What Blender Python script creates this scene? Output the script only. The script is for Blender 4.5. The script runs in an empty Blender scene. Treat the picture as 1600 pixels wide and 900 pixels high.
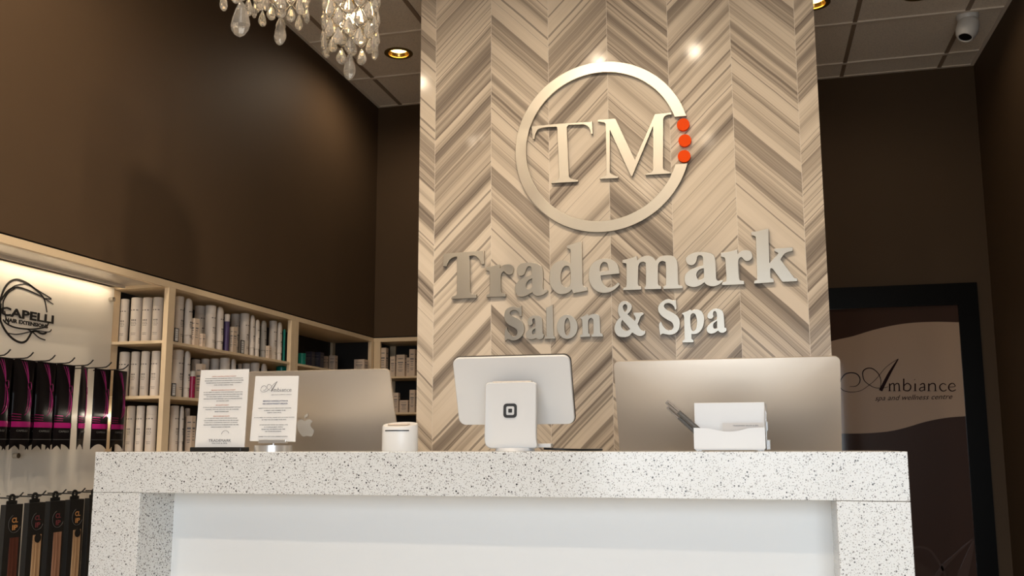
import bpy, bmesh, math, random
from mathutils import Vector, Matrix

random.seed(7)
S = bpy.context.scene
COL = S.collection
PI = math.pi
EYE = 1.12
CEIL = 3.56

# ------------------------------------------------------------------ materials
def new_mat(name):
    m = bpy.data.materials.new(name)
    m.use_nodes = True
    nt = m.node_tree
    b = nt.nodes.get('Principled BSDF')
    return m, nt, b

def mat(name, col, rough=0.5, metal=0.0, spec=0.5, coat=0.0, bump=0.0, bscale=200.0, var=0.0, vscale=6.0, emit=None, estr=0.0, trans=0.0, ior=1.45, aniso=0.0):
    m, nt, b = new_mat(name)
    b.inputs['Base Color'].default_value = (*col, 1)
    b.inputs['Roughness'].default_value = rough
    b.inputs['Metallic'].default_value = metal
    b.inputs['Specular IOR Level'].default_value = spec
    b.inputs['Coat Weight'].default_value = coat
    b.inputs['Transmission Weight'].default_value = trans
    b.inputs['IOR'].default_value = ior
    if emit:
        b.inputs['Emission Color'].default_value = (*emit, 1)
        b.inputs['Emission Strength'].default_value = estr
    tc = nt.nodes.new('ShaderNodeTexCoord')
    if var > 0:
        n = nt.nodes.new('ShaderNodeTexNoise')
        n.inputs['Scale'].default_value = vscale
        n.inputs['Detail'].default_value = 4
        nt.links.new(tc.outputs['Object'], n.inputs['Vector'])
        r = nt.nodes.new('ShaderNodeMapRange')
        r.inputs['To Min'].default_value = 1 - var
        r.inputs['To Max'].default_value = 1 + var
        nt.links.new(n.outputs['Fac'], r.inputs['Value'])
        mx = nt.nodes.new('ShaderNodeVectorMath'); mx.operation = 'SCALE'
        mx.inputs[0].default_value = col
        nt.links.new(r.outputs['Result'], mx.inputs['Scale'])
        nt.links.new(mx.outputs['Vector'], b.inputs['Base Color'])
    if bump > 0:
        n = nt.nodes.new('ShaderNodeTexNoise')
        n.inputs['Scale'].default_value = bscale
        n.inputs['Detail'].default_value = 3
        nt.links.new(tc.outputs['Object'], n.inputs['Vector'])
        bp = nt.nodes.new('ShaderNodeBump')
        bp.inputs['Strength'].default_value = bump
        bp.inputs['Distance'].default_value = 0.002
        nt.links.new(n.outputs['Fac'], bp.inputs['Height'])
        nt.links.new(bp.outputs['Normal'], b.inputs['Normal'])
    return m

class G:
    """tiny node-expression helper"""
    def __init__(s, nt): s.nt = nt
    def math(s, op, a, b=None, c=None):
        n = s.nt.nodes.new('ShaderNodeMath'); n.operation = op
        for i, v in enumerate((a, b, c)):
            if v is None: continue
            if isinstance(v, (int, float)): n.inputs[i].default_value = v
            else: s.nt.links.new(v, n.inputs[i])
        return n.outputs[0]
    def ramp(s, fac, stops):
        n = s.nt.nodes.new('ShaderNodeValToRGB')
        e = n.color_ramp.elements
        while len(e) < len(stops): e.new(0.5)
        for el, (p, c) in zip(e, stops):
            el.position = p; el.color = (*c, 1)
        s.nt.links.new(fac, n.inputs['Fac'])
        return n.outputs['Color']
    def mix(s, f, a, b, mode='MIX'):
        n = s.nt.nodes.new('ShaderNodeMix'); n.data_type = 'RGBA'; n.blend_type = mode
        for i, v in ((0, f), (6, a), (7, b)):
            if isinstance(v, (int, float)): n.inputs[i].default_value = v
            elif isinstance(v, tuple): n.inputs[i].default_value = (*v, 1)
            else: s.nt.links.new(v, n.inputs[i])
        return n.outputs[2]
    def noise1(s, w, scale, detail=2, rough=0.5):
        n = s.nt.nodes.new('ShaderNodeTexNoise'); n.noise_dimensions = '1D'
        n.inputs['Scale'].default_value = scale
        n.inputs['Detail'].default_value = detail
        n.inputs['Roughness'].default_value = rough
        s.nt.links.new(w, n.inputs['W'])
        return n.outputs['Fac']
    def white1(s, w):
        n = s.nt.nodes.new('ShaderNodeTexWhiteNoise'); n.noise_dimensions = '1D'
        s.nt.links.new(w, n.inputs['W'])
        return n.outputs['Value']
    def vor1(s, w, scale):
        n = s.nt.nodes.new('ShaderNodeTexVoronoi'); n.voronoi_dimensions = '1D'
        n.inputs['Scale'].default_value = scale
        s.nt.links.new(w, n.inputs['W'])
        sp = s.nt.nodes.new('ShaderNodeSeparateColor')
        s.nt.links.new(n.outputs['Color'], sp.inputs[0])
        return sp.outputs[0], n.outputs['Distance']

CH_X0, CH_W = -1.372, 0.270     # first chevron seam and column width on the tiled wall

def chevron_material():
    m, nt, b = new_mat('chevron_porcelain')
    g = G(nt)
    geo = nt.nodes.new('ShaderNodeNewGeometry')
    sp = nt.nodes.new('ShaderNodeSeparateXYZ')
    nt.links.new(geo.outputs['Position'], sp.inputs[0])
    X, Z = sp.outputs[0], sp.outputs[2]
    u = g.math('DIVIDE', g.math('SUBTRACT', X, CH_X0), CH_W)
    col = g.math('FLOOR', u)
    f = g.math('SUBTRACT', u, col)
    par = g.math('FLOORED_MODULO', col, 2.0)
    sgn = g.math('SUBTRACT', g.math('MULTIPLY', par, 2.0), 1.0)
    s = g.math('MULTIPLY_ADD', g.math('MULTIPLY', f, CH_W), sgn, Z)
    # a little natural drift of the printed veins
    nz = nt.nodes.new('ShaderNodeTexNoise'); nz.inputs['Scale'].default_value = 5.0
    nt.links.new(geo.outputs['Position'], nz.inputs['Vector'])
    s = g.math('MULTIPLY_ADD', nz.outputs['Fac'], 0.012, s)
    off = g.math('MULTIPLY', g.white1(g.math('ADD', col, 3.7)), 9.0)
    t = g.math('ADD', s, off)
    band, dist = g.vor1(t, 9.5)
    band2, _ = g.vor1(g.math('ADD', t, 31.0), 26.0)
    soft = g.noise1(t, 13.0, 2, 0.55)
    fine = g.noise1(g.math('ADD', t, 17.0), 120.0, 2, 0.6)
    tone = g.math('MULTIPLY', band, 0.40)
    tone = g.math('MULTIPLY_ADD', band2, 0.20, tone)
    tone = g.math('MULTIPLY_ADD', soft, 0.75, tone)
    tone = g.math('MULTIPLY_ADD', fine, 0.30, tone)
    tone = g.math('SUBTRACT', tone, 0.35)
    c = g.ramp(tone, [(0.18, (0.74, 0.65, 0.54)), (0.40, (0.68, 0.595, 0.49)), (0.52, (0.51, 0.435, 0.355)), (0.66, (0.34, 0.288, 0.238)), (0.92, (0.20, 0.17, 0.145))])
    # thin dark veins
    vein = g.noise1(g.math('ADD', t, 53.0), 42.0, 1, 0.4)
    vm = g.math('GREATER_THAN', vein, 0.665)
    gate = g.math('GREATER_THAN', g.noise1(g.math('ADD', t, 71.0), 6.0, 0, 0.5), 0.46)
    c = g.mix(g.math('MULTIPLY', g.math('MULTIPLY', vm, gate), 0.62), c, (0.13, 0.105, 0.09))
    # seams between the columns
    e = g.math('MULTIPLY', g.math('MINIMUM', f, g.math('SUBTRACT', 1.0, f)), CH_W)
    seam = g.math('LESS_THAN', e, 0.0011)
    c = g.mix(g.math('MULTIPLY', seam, 0.7), c, (0.78, 0.72, 0.64))
    nt.links.new(c, b.inputs['Base Color'])
    b.inputs['Roughness'].default_value = 0.10
    b.inputs['Specular IOR Level'].default_value = 0.055
    return m

def quartz_material():
    m, nt, b = new_mat('speckled_quartz')
    g = G(nt)
    tc = nt.nodes.new('ShaderNodeNewGeometry')
    def specks(scale, dens, size):
        v = nt.nodes.new('ShaderNodeTexVoronoi'); v.inputs['Scale'].default_value = scale
        nt.links.new(tc.outputs['Position'], v.inputs['Vector'])
        s = nt.nodes.new('ShaderNodeSeparateColor'); nt.links.new(v.outputs['Color'], s.inputs[0])
        on = g.math('GREATER_THAN', s.outputs[0], 1 - dens)
        rad = g.math('MULTIPLY_ADD', s.outputs[1], size, size * 0.45)
        return g.math('MULTIPLY', on, g.math('LESS_THAN', v.outputs['Distance'], rad)), s.outputs[2]
    base = (0.70, 0.71, 0.705)
    m1, t1 = specks(152.0, 0.82, 0.29)
    c1 = g.ramp(t1, [(0.0, (0.02, 0.02, 0.024)), (0.5, (0.09, 0.088, 0.09)), (1.0, (0.34, 0.32, 0.30))])
    c = g.mix(m1, base, c1)
    m2, t2 = specks(270.0, 0.70, 0.31)
    c2 = g.ramp(t2, [(0.0, (0.16, 0.16, 0.16)), (1.0, (0.55, 0.53, 0.50))])
    c = g.mix(m2, c, c2)
    nt.links.new(c, b.inputs['Base Color'])
    b.inputs['Roughness'].default_value = 0.15
    return m

def brushed_material(name, col, rough=0.32):
    m, nt, b = new_mat(name)
    g = G(nt)
    tc = nt.nodes.new('ShaderNodeTexCoord')
    mp = nt.nodes.new('ShaderNodeMapping'); mp.inputs['Scale'].default_value = (900, 900, 8)
    nt.links.new(tc.outputs['Object'], mp.inputs['Vector'])
    n = nt.nodes.new('ShaderNodeTexNoise'); n.inputs['Scale'].default_value = 1.0
    nt.links.new(mp.outputs['Vector'], n.inputs['Vector'])
    r = nt.nodes.new('ShaderNodeMapRange')
    r.inputs['To Min'].default_value = rough - 0.02; r.inputs['To Max'].default_value = rough + 0.03
    nt.links.new(n.outputs['Fac'], r.inputs['Value'])
    nt.links.new(r.outputs['Result'], b.inputs['Roughness'])
    b.inputs['Base Color'].default_value = (*col, 1)
    b.inputs['Metallic'].default_value = 1.0
    return m

def ceiling_tile_material():
    m, nt, b = new_mat('mineral_ceiling_tile')
    g = G(nt)
    tc = nt.nodes.new('ShaderNodeNewGeometry')
    v = nt.nodes.new('ShaderNodeTexNoise'); v.inputs['Scale'].default_value = 140.0; v.inputs['Detail'].default_value = 3
    nt.links.new(tc.outputs['Position'], v.inputs['Vector'])
    c = g.ramp(v.outputs['Fac'], [(0.36, (0.74, 0.68, 0.60)), (0.5, (0.88, 0.80, 0.70))])
    nt.links.new(c, b.inputs['Base Color'])
    b.inputs['Roughness'].default_value = 0.9
    return m

def floor_material():
    m, nt, b = new_mat('floor_tile')
    g = G(nt)
    tc = nt.nodes.new('ShaderNodeNewGeometry')
    br = nt.nodes.new('ShaderNodeTexBrick')
    br.offset = 0.0
    for k, v in (('Scale', 1.0), ('Brick Width', 0.6), ('Row Height', 0.6), ('Mortar Size', 0.003)): br.inputs[k].default_value = v
    br.inputs['Color1'].default_value = (0.62, 0.55, 0.46, 1); br.inputs['Color2'].default_value = (0.58, 0.51, 0.43, 1)
    br.inputs['Mortar'].default_value = (0.18, 0.16, 0.14, 1)
    nt.links.new(tc.outputs['Position'], br.inputs['Vector'])
    nt.links.new(br.outputs['Color'], b.inputs['Base Color'])
    b.inputs['Roughness'].default_value = 0.3
    return m

def hair_material(name, c0, c1):
    m, nt, b = new_mat(name)
    g = G(nt)
    tc = nt.nodes.new('ShaderNodeTexCoord')
    mp = nt.nodes.new('ShaderNodeMapping'); mp.inputs['Scale'].default_value = (160, 160, 5)
    nt.links.new(tc.outputs['Object'], mp.inputs['Vector'])
    n = nt.nodes.new('ShaderNodeTexNoise'); n.inputs['Scale'].default_value = 1.0; n.inputs['Detail'].default_value = 3
    nt.links.new(mp.outputs['Vector'], n.inputs['Vector'])
    nt.links.new(g.ramp(n.outputs['Fac'], [(0.3, c0), (0.7, c1)]), b.inputs['Base Color'])
    b.inputs['Roughness'].default_value = 0.35
    return m

M = {}
M['chevron'] = chevron_material()
M['quartz'] = quartz_material()
M['sign_metal'] = brushed_material('brushed_sign_metal', (0.46, 0.43, 0.375), 0.36)
M['aluminium'] = mat('anodised_aluminium', (0.68, 0.61, 0.535), 0.40, 0.8)
M['logo_mirror'] = mat('polished_logo', (0.80, 0.80, 0.80), 0.22, 0.25)
M['ceiling'] = ceiling_tile_material()
M['tee'] = mat('painted_ceiling_tee', (0.78, 0.70, 0.61), 0.5)
M['main_tee'] = mat('shaded_main_tee', (0.30, 0.225, 0.165), 0.5)  # same tee paint, darkened to put the shade of its flat underside into colour
M['floor'] = floor_material()
M['wall'] = mat('dark_brown_wall_paint', (0.082, 0.053, 0.031), 0.6, spec=0.15, bump=0.15, bscale=260, var=0.06, vscale=3)
M['gap_shade'] = mat('painted_gap_shade', (0.006, 0.006, 0.006), 0.7)
M['shelf'] = mat('cream_shelving_laminate', (0.74, 0.595, 0.41), 0.38, var=0.05, vscale=12)
M['shelf_dark'] = mat('dark_shelf_backing', (0.012, 0.010, 0.009), 0.6)
M['soffit'] = mat('soffit_laminate', (0.58, 0.53, 0.47), 0.22)
M['display'] = mat('frosted_display_panel', (0.72, 0.68, 0.61), 0.32)
M['black'] = mat('black_plastic', (0.010, 0.010, 0.010), 0.35)
M['black_metal'] = mat('black_door_metal', (0.004, 0.0036, 0.003), 0.3, spec=0.12)
M['ink'] = mat('black_vinyl_print', (0.012, 0.011, 0.011), 0.45)
M['gray_ink'] = mat('grey_print', (0.16, 0.155, 0.16), 0.6)
M['label_ink'] = mat('dark_label_print', (0.07, 0.065, 0.065), 0.6)
M['navy_ink'] = mat('navy_print', (0.07, 0.08, 0.16), 0.6)
M['rust_ink'] = mat('rust_print', (0.50, 0.20, 0.12), 0.6)
M['white'] = mat('white_plastic', (0.69, 0.69, 0.69), 0.30)
M['white_gloss'] = mat('white_gloss_panel', (0.80, 0.815, 0.815), 0.55)
M['paper'] = mat('white_paper', (0.74, 0.735, 0.725), 0.35)
M['card'] = mat('grey_card', (0.62, 0.60, 0.585), 0.6)
M['chrome'] = mat('satin_chrome', (0.78, 0.78, 0.775), 0.28, 0.75)
M['steel'] = mat('steel_standoff', (0.60, 0.56, 0.50), 0.25, 1.0)
M['orange'] = mat('orange_enamel', (0.86, 0.075, 0.0), 0.45, spec=0.1)
M['bottle'] = mat('white_bottle_plastic', (0.66, 0.60, 0.545), 0.40, var=0.03, vscale=20)
M['cap'] = mat('white_bottle_cap', (0.64, 0.585, 0.535), 0.45)
M['purple'] = mat('purple_shampoo_plastic', (0.075, 0.05, 0.13), 0.3)
M['red'] = mat('berry_shampoo_plastic', (0.22, 0.012, 0.05), 0.25)
M['teal'] = mat('teal_bottle_plastic', (0.012, 0.22, 0.17), 0.25)
M['gray_bottle'] = mat('grey_tube_plastic', (0.36, 0.34, 0.315), 0.4)
M['navy'] = mat('navy_carton', (0.030, 0.030, 0.05), 0.4)
M['carton'] = mat('cream_carton', (0.64, 0.52, 0.42), 0.55, var=0.04, vscale=30)
M['pack_black'] = mat('glossy_black_pouch', (0.005, 0.004, 0.0045), 0.28, spec=0.12)
M['magenta'] = mat('magenta_foil', (0.30, 0.008, 0.13), 0.25, 0.3)
M['magenta_dark'] = mat('dark_magenta_foil', (0.20, 0.012, 0.085), 0.25, 0.4)
M['hair_blonde'] = hair_material('blonde_hair', (0.20, 0.11, 0.055), (0.50, 0.34, 0.20))
M['hair_brown'] = hair_material('brown_hair', (0.13, 0.06, 0.035), (0.36, 0.20, 0.13))
M['hair_dark'] = hair_material('auburn_hair', (0.04, 0.012, 0.008), (0.10, 0.03, 0.02))
M['clip_gold'] = mat('gold_print', (0.42, 0.20, 0.07), 0.4)
M['clip_rose'] = mat('rose_print', (0.13, 0.03, 0.035), 0.4)
M['clip_grey'] = mat('outline_print', (0.10, 0.10, 0.10), 0.4)
M['crystal'] = mat('cut_crystal', (0.97, 0.95, 0.91), 0.02, trans=0.86, ior=1.56)  # partly diffuse white, standing in for the light real crystal refracts
M['wire'] = mat('polished_nickel_wire', (0.78, 0.74, 0.66), 0.18, 1.0)
M['bulb'] = mat('warm_bulb', (1, 0.8, 0.5), 0.3, emit=(1.0, 0.66, 0.30), estr=14.0)
M['lamp'] = mat('downlight_lamp_face', (1, 0.8, 0.5), 0.3, emit=(1.0, 0.66, 0.20), estr=7.0)
M['gold'] = mat('gold_reflector', (0.80, 0.52, 0.16), 0.22, 1.0)
M['bronze'] = mat('bronze_trim', (0.22, 0.15, 0.05), 0.3, 0.6)
M['led'] = mat('led_tape', (1, 0.9, 0.75), 0.4, emit=(1.0, 0.80, 0.55), estr=1.6)
M['film_dark'] = mat('dark_brown_door_film', (0.058, 0.032, 0.024), 0.05, spec=0.3)
M['film_light'] = mat('taupe_door_film', (0.46, 0.325, 0.235), 0.05, spec=0.3)
M['film_mark'] = mat('faint_film_mark', (0.085, 0.052, 0.042), 0.05, spec=0.3)
M['door_ink'] = mat('dark_door_lettering', (0.022, 0.007, 0.006), 0.1, spec=0.1)
M['pen'] = mat('patterned_pen', (0.10, 0.095, 0.09), 0.35, var=0.5, vscale=160)
M['pen_tip'] = mat('grey_pen_end', (0.30, 0.27, 0.25), 0.3)
M['clear'] = mat('clear_acrylic', (0.95, 0.95, 0.95), 0.05, trans=0.9, ior=1.49)
M['screen'] = mat('dark_glass_screen', (0.008, 0.008, 0.009), 0.08)
M['outside'] = mat('pavement', (0.45, 0.44, 0.42), 0.8)

# ------------------------------------------------------------------ mesh helpers
class MB:
    def __init__(s, o=(0, 0, 0)):
        s.bm = bmesh.new(); s.o = Vector(o)
    def _xf(s, verts, mtx):
        bmesh.ops.transform(s.bm, matrix=mtx, verts=verts)
    def box(s, c, size, rot=None, bev=0.0, seg=2):
        r = bmesh.ops.create_cube(s.bm, size=1.0)
        vs = r['verts']
        m = Matrix.Translation(Vector(c)) @ (rot.to_4x4() if rot is not None else Matrix.Identity(4)) @ Matrix.Diagonal((*size, 1))
        s._xf(vs, m)
        if bev > 0:
            es = list({e for v in vs for e in v.link_edges})
            bmesh.ops.bevel(s.bm, geom=es, offset=bev, segments=seg, affect='EDGES', profile=0.5)
        return s
    def bb(s, lo, hi, bev=0.0):
        lo, hi = Vector(lo), Vector(hi)
        return s.box((lo + hi) / 2, hi - lo, None, bev)
    def cyl(s, p0, p1, r0, r1=None, seg=20, cap=True):
        r1 = r0 if r1 is None else r1
        p0, p1 = Vector(p0), Vector(p1)
        d = p1 - p0
        r = bmesh.ops.create_cone(s.bm, cap_ends=cap, segments=seg, radius1=r0, radius2=r1, depth=d.length)
        q = Vector((0, 0, 1)).rotation_difference(d.normalized())
        s._xf(r['verts'], Matrix.Translation((p0 + p1) / 2) @ q.to_matrix().to_4x4())
        return s
    def lathe(s, prof, seg=24, c=(0, 0, 0), mtx=None, sx=1.0, sy=1.0, caps=True):
        rings = []
        for (r, z) in prof:
            ring = []
            if r < 1e-7:
                v = s.bm.verts.new((0, 0, z)); ring = [v]
            else:
                for i in range(seg):
                    a = 2 * PI * i / seg
                    ring.append(s.bm.verts.new((r * math.cos(a) * sx, r * math.sin(a) * sy, z)))
            rings.append(ring)
        for A, B in zip(rings, rings[1:]):
            for i in range(seg):
                j = (i + 1) % seg
                if len(A) == 1 and len(B) == 1: continue
                if len(A) == 1: s.bm.faces.new((A[0], B[j], B[i]))
                elif len(B) == 1: s.bm.faces.new((A[i], A[j], B[0]))
                else: s.bm.faces.new((A[i], A[j], B[j], B[i]))
        if caps:
            if len(rings[0]) > 1: s.bm.faces.new(rings[0][::-1])
            if len(rings[-1]) > 1: s.bm.faces.new(rings[-1])
        vs = [v for R in rings for v in R]
        s._xf(vs, Matrix.Translation(Vector(c)) @ (mtx if mtx is not None else Matrix.Identity(4)))
        return s
    def tube(s, path, r, seg=8, closed=False):
        P = [Vector(p) for p in path]
        n = len(P)
        rings = []
        up = Vector((0.123, 0.345, 0.93)).normalized()
        for i, p in enumerate(P):
            a = P[(i - 1) % n] if (closed or i > 0) else P[i]
            b = P[(i + 1) % n] if (closed or i < n - 1) else P[i]
            t = (b - a).normalized()
            x = t.cross(up).normalized() if abs(t.dot(up)) < 0.98 else t.cross(Vector((1, 0, 0))).normalized()
            y = t.cross(x)
            rr = r[i] if isinstance(r, (list, tuple)) else r
            rings.append([s.bm.verts.new(p + x * (rr * math.cos(2 * PI * k / seg)) + y * (rr * math.sin(2 * PI * k / seg))) for k in range(seg)])
        m = n if closed else n - 1
        for i in range(m):
            A, B = rings[i], rings[(i + 1) % n]
            for k in range(seg):
                l = (k + 1) % seg
                s.bm.faces.new((A[k], A[l], B[l], B[k]))
        if not closed:
            s.bm.faces.new(rings[0][::-1]); s.bm.faces.new(rings[-1])
        return s
    def loft(s, rings, cap=True):
        R = [[s.bm.verts.new(p) for p in ring] for ring in rings]
        n = len(R[0])
        for A, B in zip(R, R[1:]):
            for i in range(n):
                j = (i + 1) % n
                s.bm.faces.new((A[i], A[j], B[j], B[i]))
        if cap:
            s.bm.faces.new(R[0][::-1]); s.bm.faces.new(R[-1])
        return s
    def prism(s, pts, fn, d0, d1):
        """simple polygon (list of (a,b)) extruded from depth d0 to d1 through fn(a,b,d)->xyz"""
        return s.loft([[fn(a, b, d0) for a, b in pts], [fn(a, b, d1) for a, b in pts]])
    def ribbon(s, pts, ws, fn, d0, d1):
        """flat stroke of varying width with real thickness"""
        n = len(pts)
        L, R = [], []
        for i in range(n):
            a = Vector(pts[max(i - 1, 0)]); b = Vector(pts[min(i + 1, n - 1)])
            t = (b - a)
            t = t.normalized() if t.length > 1e-9 else Vector((1, 0))
            nrm = Vector((-t.y, t.x)); w = ws[i] / 2
            p = Vector(pts[i]); L.append(p + nrm * w); R.append(p - nrm * w)
        V = []
        for i in range(n):
            V.append([s.bm.verts.new(fn(L[i].x, L[i].y, d0)), s.bm.verts.new(fn(R[i].x, R[i].y, d0)),
                      s.bm.verts.new(fn(R[i].x, R[i].y, d1)), s.bm.verts.new(fn(L[i].x, L[i].y, d1))])
        for A, B in zip(V, V[1:]):
            for k in range(4):
                l = (k + 1) % 4
                s.bm.faces.new((A[k], A[l], B[l], B[k]))
        s.bm.faces.new(V[0][::-1]); s.bm.faces.new(V[-1])
        return s
    def add_mesh(s, me, mtx):
        k0 = len(s.bm.verts)
        s.bm.from_mesh(me)
        s.bm.verts.ensure_lookup_table()
        s._xf([v for v in s.bm.verts][k0:], mtx)
        return s
    def build(s, name, m, parent=None, smooth=None, top=False):
        bmesh.ops.recalc_face_normals(s.bm, faces=s.bm.faces)
        off = Vector((0, 0, 0))
        if parent is not None:
            off = wloc(parent)
        else:
            xs = [v.co for v in s.bm.verts]
            lo = Vector((min(c.x for c in xs), min(c.y for c in xs), min(c.z for c in xs)))
            hi = Vector((max(c.x for c in xs), max(c.y for c in xs), max(c.z for c in xs)))
            off = Vector(((lo.x + hi.x) / 2, (lo.y + hi.y) / 2, lo.z))
        bmesh.ops.translate(s.bm, verts=s.bm.verts, vec=-off)
        me = bpy.data.meshes.new(name)
        s.bm.to_mesh(me); s.bm.free()
        me.materials.append(M[m] if isinstance(m, str) else m)
        o = bpy.data.objects.new(name, me); COL.objects.link(o)
        if parent is not None: o.parent = parent
        else: o.location = off
        if smooth is not None:
            me.polygons.foreach_set('use_smooth', [True] * len(me.polygons))
            try:
                me.set_sharp_from_angle(angle=math.radians(smooth))
            except Exception:
                pass
        return o

def wloc(o):
    v = Vector(o.location); p = o.parent
    while p is not None:
        v = v + p.location; p = p.parent
    return v

def tag(o, label, cat, group=None):
    o['label'] = label; o['category'] = cat
    if group: o['group'] = group
    return o

def struct(o):
    o['kind'] = 'structure'; return o

def empty(name, loc, label, cat, group=None):
    o = bpy.data.objects.new(name, None); COL.objects.link(o)
    o.empty_display_size = 0.05
    o.location = loc
    return tag(o, label, cat, group)

def copy_tree(o, parent=None):
    c = o.copy(); COL.objects.link(c)
    if parent is not None: c.parent = parent
    for ch in list(o.children): copy_tree(ch, c)
    return c

def parse(s, k=0.001):
    out = []
    for t in s.split():
        cn = t.endswith('c'); a, b = t.rstrip('c').split(',')
        out.append((float(a) * k, float(b) * k, cn))
    return out

def cr(p0, p1, p2, p3, t):
    return tuple(0.5 * ((2 * b) + (-a + c) * t + (2 * a - 5 * b + 4 * c - d) * t * t + (-a + 3 * b - 3 * c + d) * t ** 3) for a, b, c, d in zip(p0, p1, p2, p3))

def smooth_closed(pts, n=5):
    """closed outline through pts; (x, y, corner)"""
    N = len(pts); out = []
    for i in range(N):
        a, b = pts[i], pts[(i + 1) % N]
        out.append((a[0], a[1]))
        if a[2] and b[2]: continue
        p0 = a if a[2] else pts[i - 1]
        p3 = b if b[2] else pts[(i + 2) % N]
        for k in range(1, n):
            out.append(cr(p0[:2], a[:2], b[:2], p3[:2], k / n))
    return out

def smooth_open(pts, vals, n=5):
    N = len(pts); out = []; ov = []
    for i in range(N - 1):
        p0 = pts[max(i - 1, 0)]; p3 = pts[min(i + 2, N - 1)]
        for k in range(n):
            t = k / n
            out.append(cr(p0, pts[i], pts[i + 1], p3, t)); ov.append(vals[i] * (1 - t) + vals[i + 1] * t)
    out.append(pts[-1]); ov.append(vals[-1])
    return out, ov

def widths(ws, n):
    """spread a short list of widths over n points"""
    if len(ws) == 1: return [ws[0]] * n
    o = []
    for i in range(n):
        f = i / max(n - 1, 1) * (len(ws) - 1); k = min(int(f), len(ws) - 2)
        o.append(ws[k] + (ws[k + 1] - ws[k]) * (f - k))
    return o

def contour_mesh(contours, thick, bevel=0.0):
    """flat outline with holes -> solid mesh, lying in local XY, z from -thick/2 to thick/2"""
    cu = bpy.data.curves.new('outline', 'CURVE'); cu.dimensions = '2D'; cu.fill_mode = 'BOTH'
    cu.extrude = thick / 2 - bevel; cu.bevel_depth = bevel; cu.bevel_resolution = 1
    for c in contours:
        sp = cu.splines.new('POLY'); sp.points.add(len(c) - 1); sp.use_cyclic_u = True
        for p, (a, b) in zip(sp.points, c): p.co = (a, b, 0, 1)
    o = bpy.data.objects.new('outline', cu); COL.objects.link(o)
    bpy.context.view_layer.update()
    me = bpy.data.meshes.new_from_object(o.evaluated_get(bpy.context.evaluated_depsgraph_get()))
    bpy.data.objects.remove(o); bpy.data.curves.remove(cu)
    return me

def text_mesh(txt, offset=0.0, shear=0.0, spacing=1.0, thick=0.0, res=2):
    cu = bpy.data.curves.new('lettering', 'FONT'); cu.body = txt
    cu.size = 1.0; cu.offset = offset; cu.shear = shear; cu.space_character = spacing
    cu.resolution_u = res; cu.extrude = thick; cu.fill_mode = 'BOTH'
    o = bpy.data.objects.new('lettering', cu); COL.objects.link(o)
    bpy.context.view_layer.update()
    me = bpy.data.meshes.new_from_object(o.evaluated_get(bpy.context.evaluated_depsgraph_get()))
    bpy.data.objects.remove(o); bpy.data.curves.remove(cu)
    return me

def put_text(mb, txt, c, w, h, right, up, offset=0.0, shear=0.0, spacing=1.0, thick=0.0006):
    """lettering fitted into a w x h box centred on c, spanned by right / up; w=None keeps the aspect"""
    me = text_mesh(txt, offset, shear, spacing, thick=0.02)
    xs = [v.co.x for v in me.vertices]; ys = [v.co.y for v in me.vertices]
    x0, x1, y0, y1 = min(xs), max(xs), min(ys), max(ys)
    sy = h / (y1 - y0); sx = (w / (x1 - x0)) if w else sy
    r, u = Vector(right).normalized(), Vector(up).normalized(); n = r.cross(u)
    cx, cy = (x0 + x1) / 2, (y0 + y1) / 2
    mt = Matrix(((r.x * sx, u.x * sy, n.x * thick / 0.04, c[0]), (r.y * sx, u.y * sy, n.y * thick / 0.04, c[1]), (r.z * sx, u.z * sy, n.z * thick / 0.04, c[2]), (0, 0, 0, 1)))
    mb.add_mesh(me, mt @ Matrix.Translation((-cx, -cy, 0)))
    bpy.data.meshes.remove(me)

def rrect(w, h, r, n=6, cx=0.0, cy=0.0):
    out = []
    for sx, sy, a0 in ((1, 1, 0), (-1, 1, 90), (-1, -1, 180), (1, -1, 270)):
        for k in range(n + 1):
            a = math.radians(a0 + 90 * k / n)
            out.append((cx + sx * (w / 2 - r) + r * math.cos(a), cy + sy * (h / 2 - r) + r * math.sin(a)))
    return out

RX = lambda t: Matrix.Rotation(t, 3, 'X')
RZ = lambda t: Matrix.Rotation(t, 3, 'Z')

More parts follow.
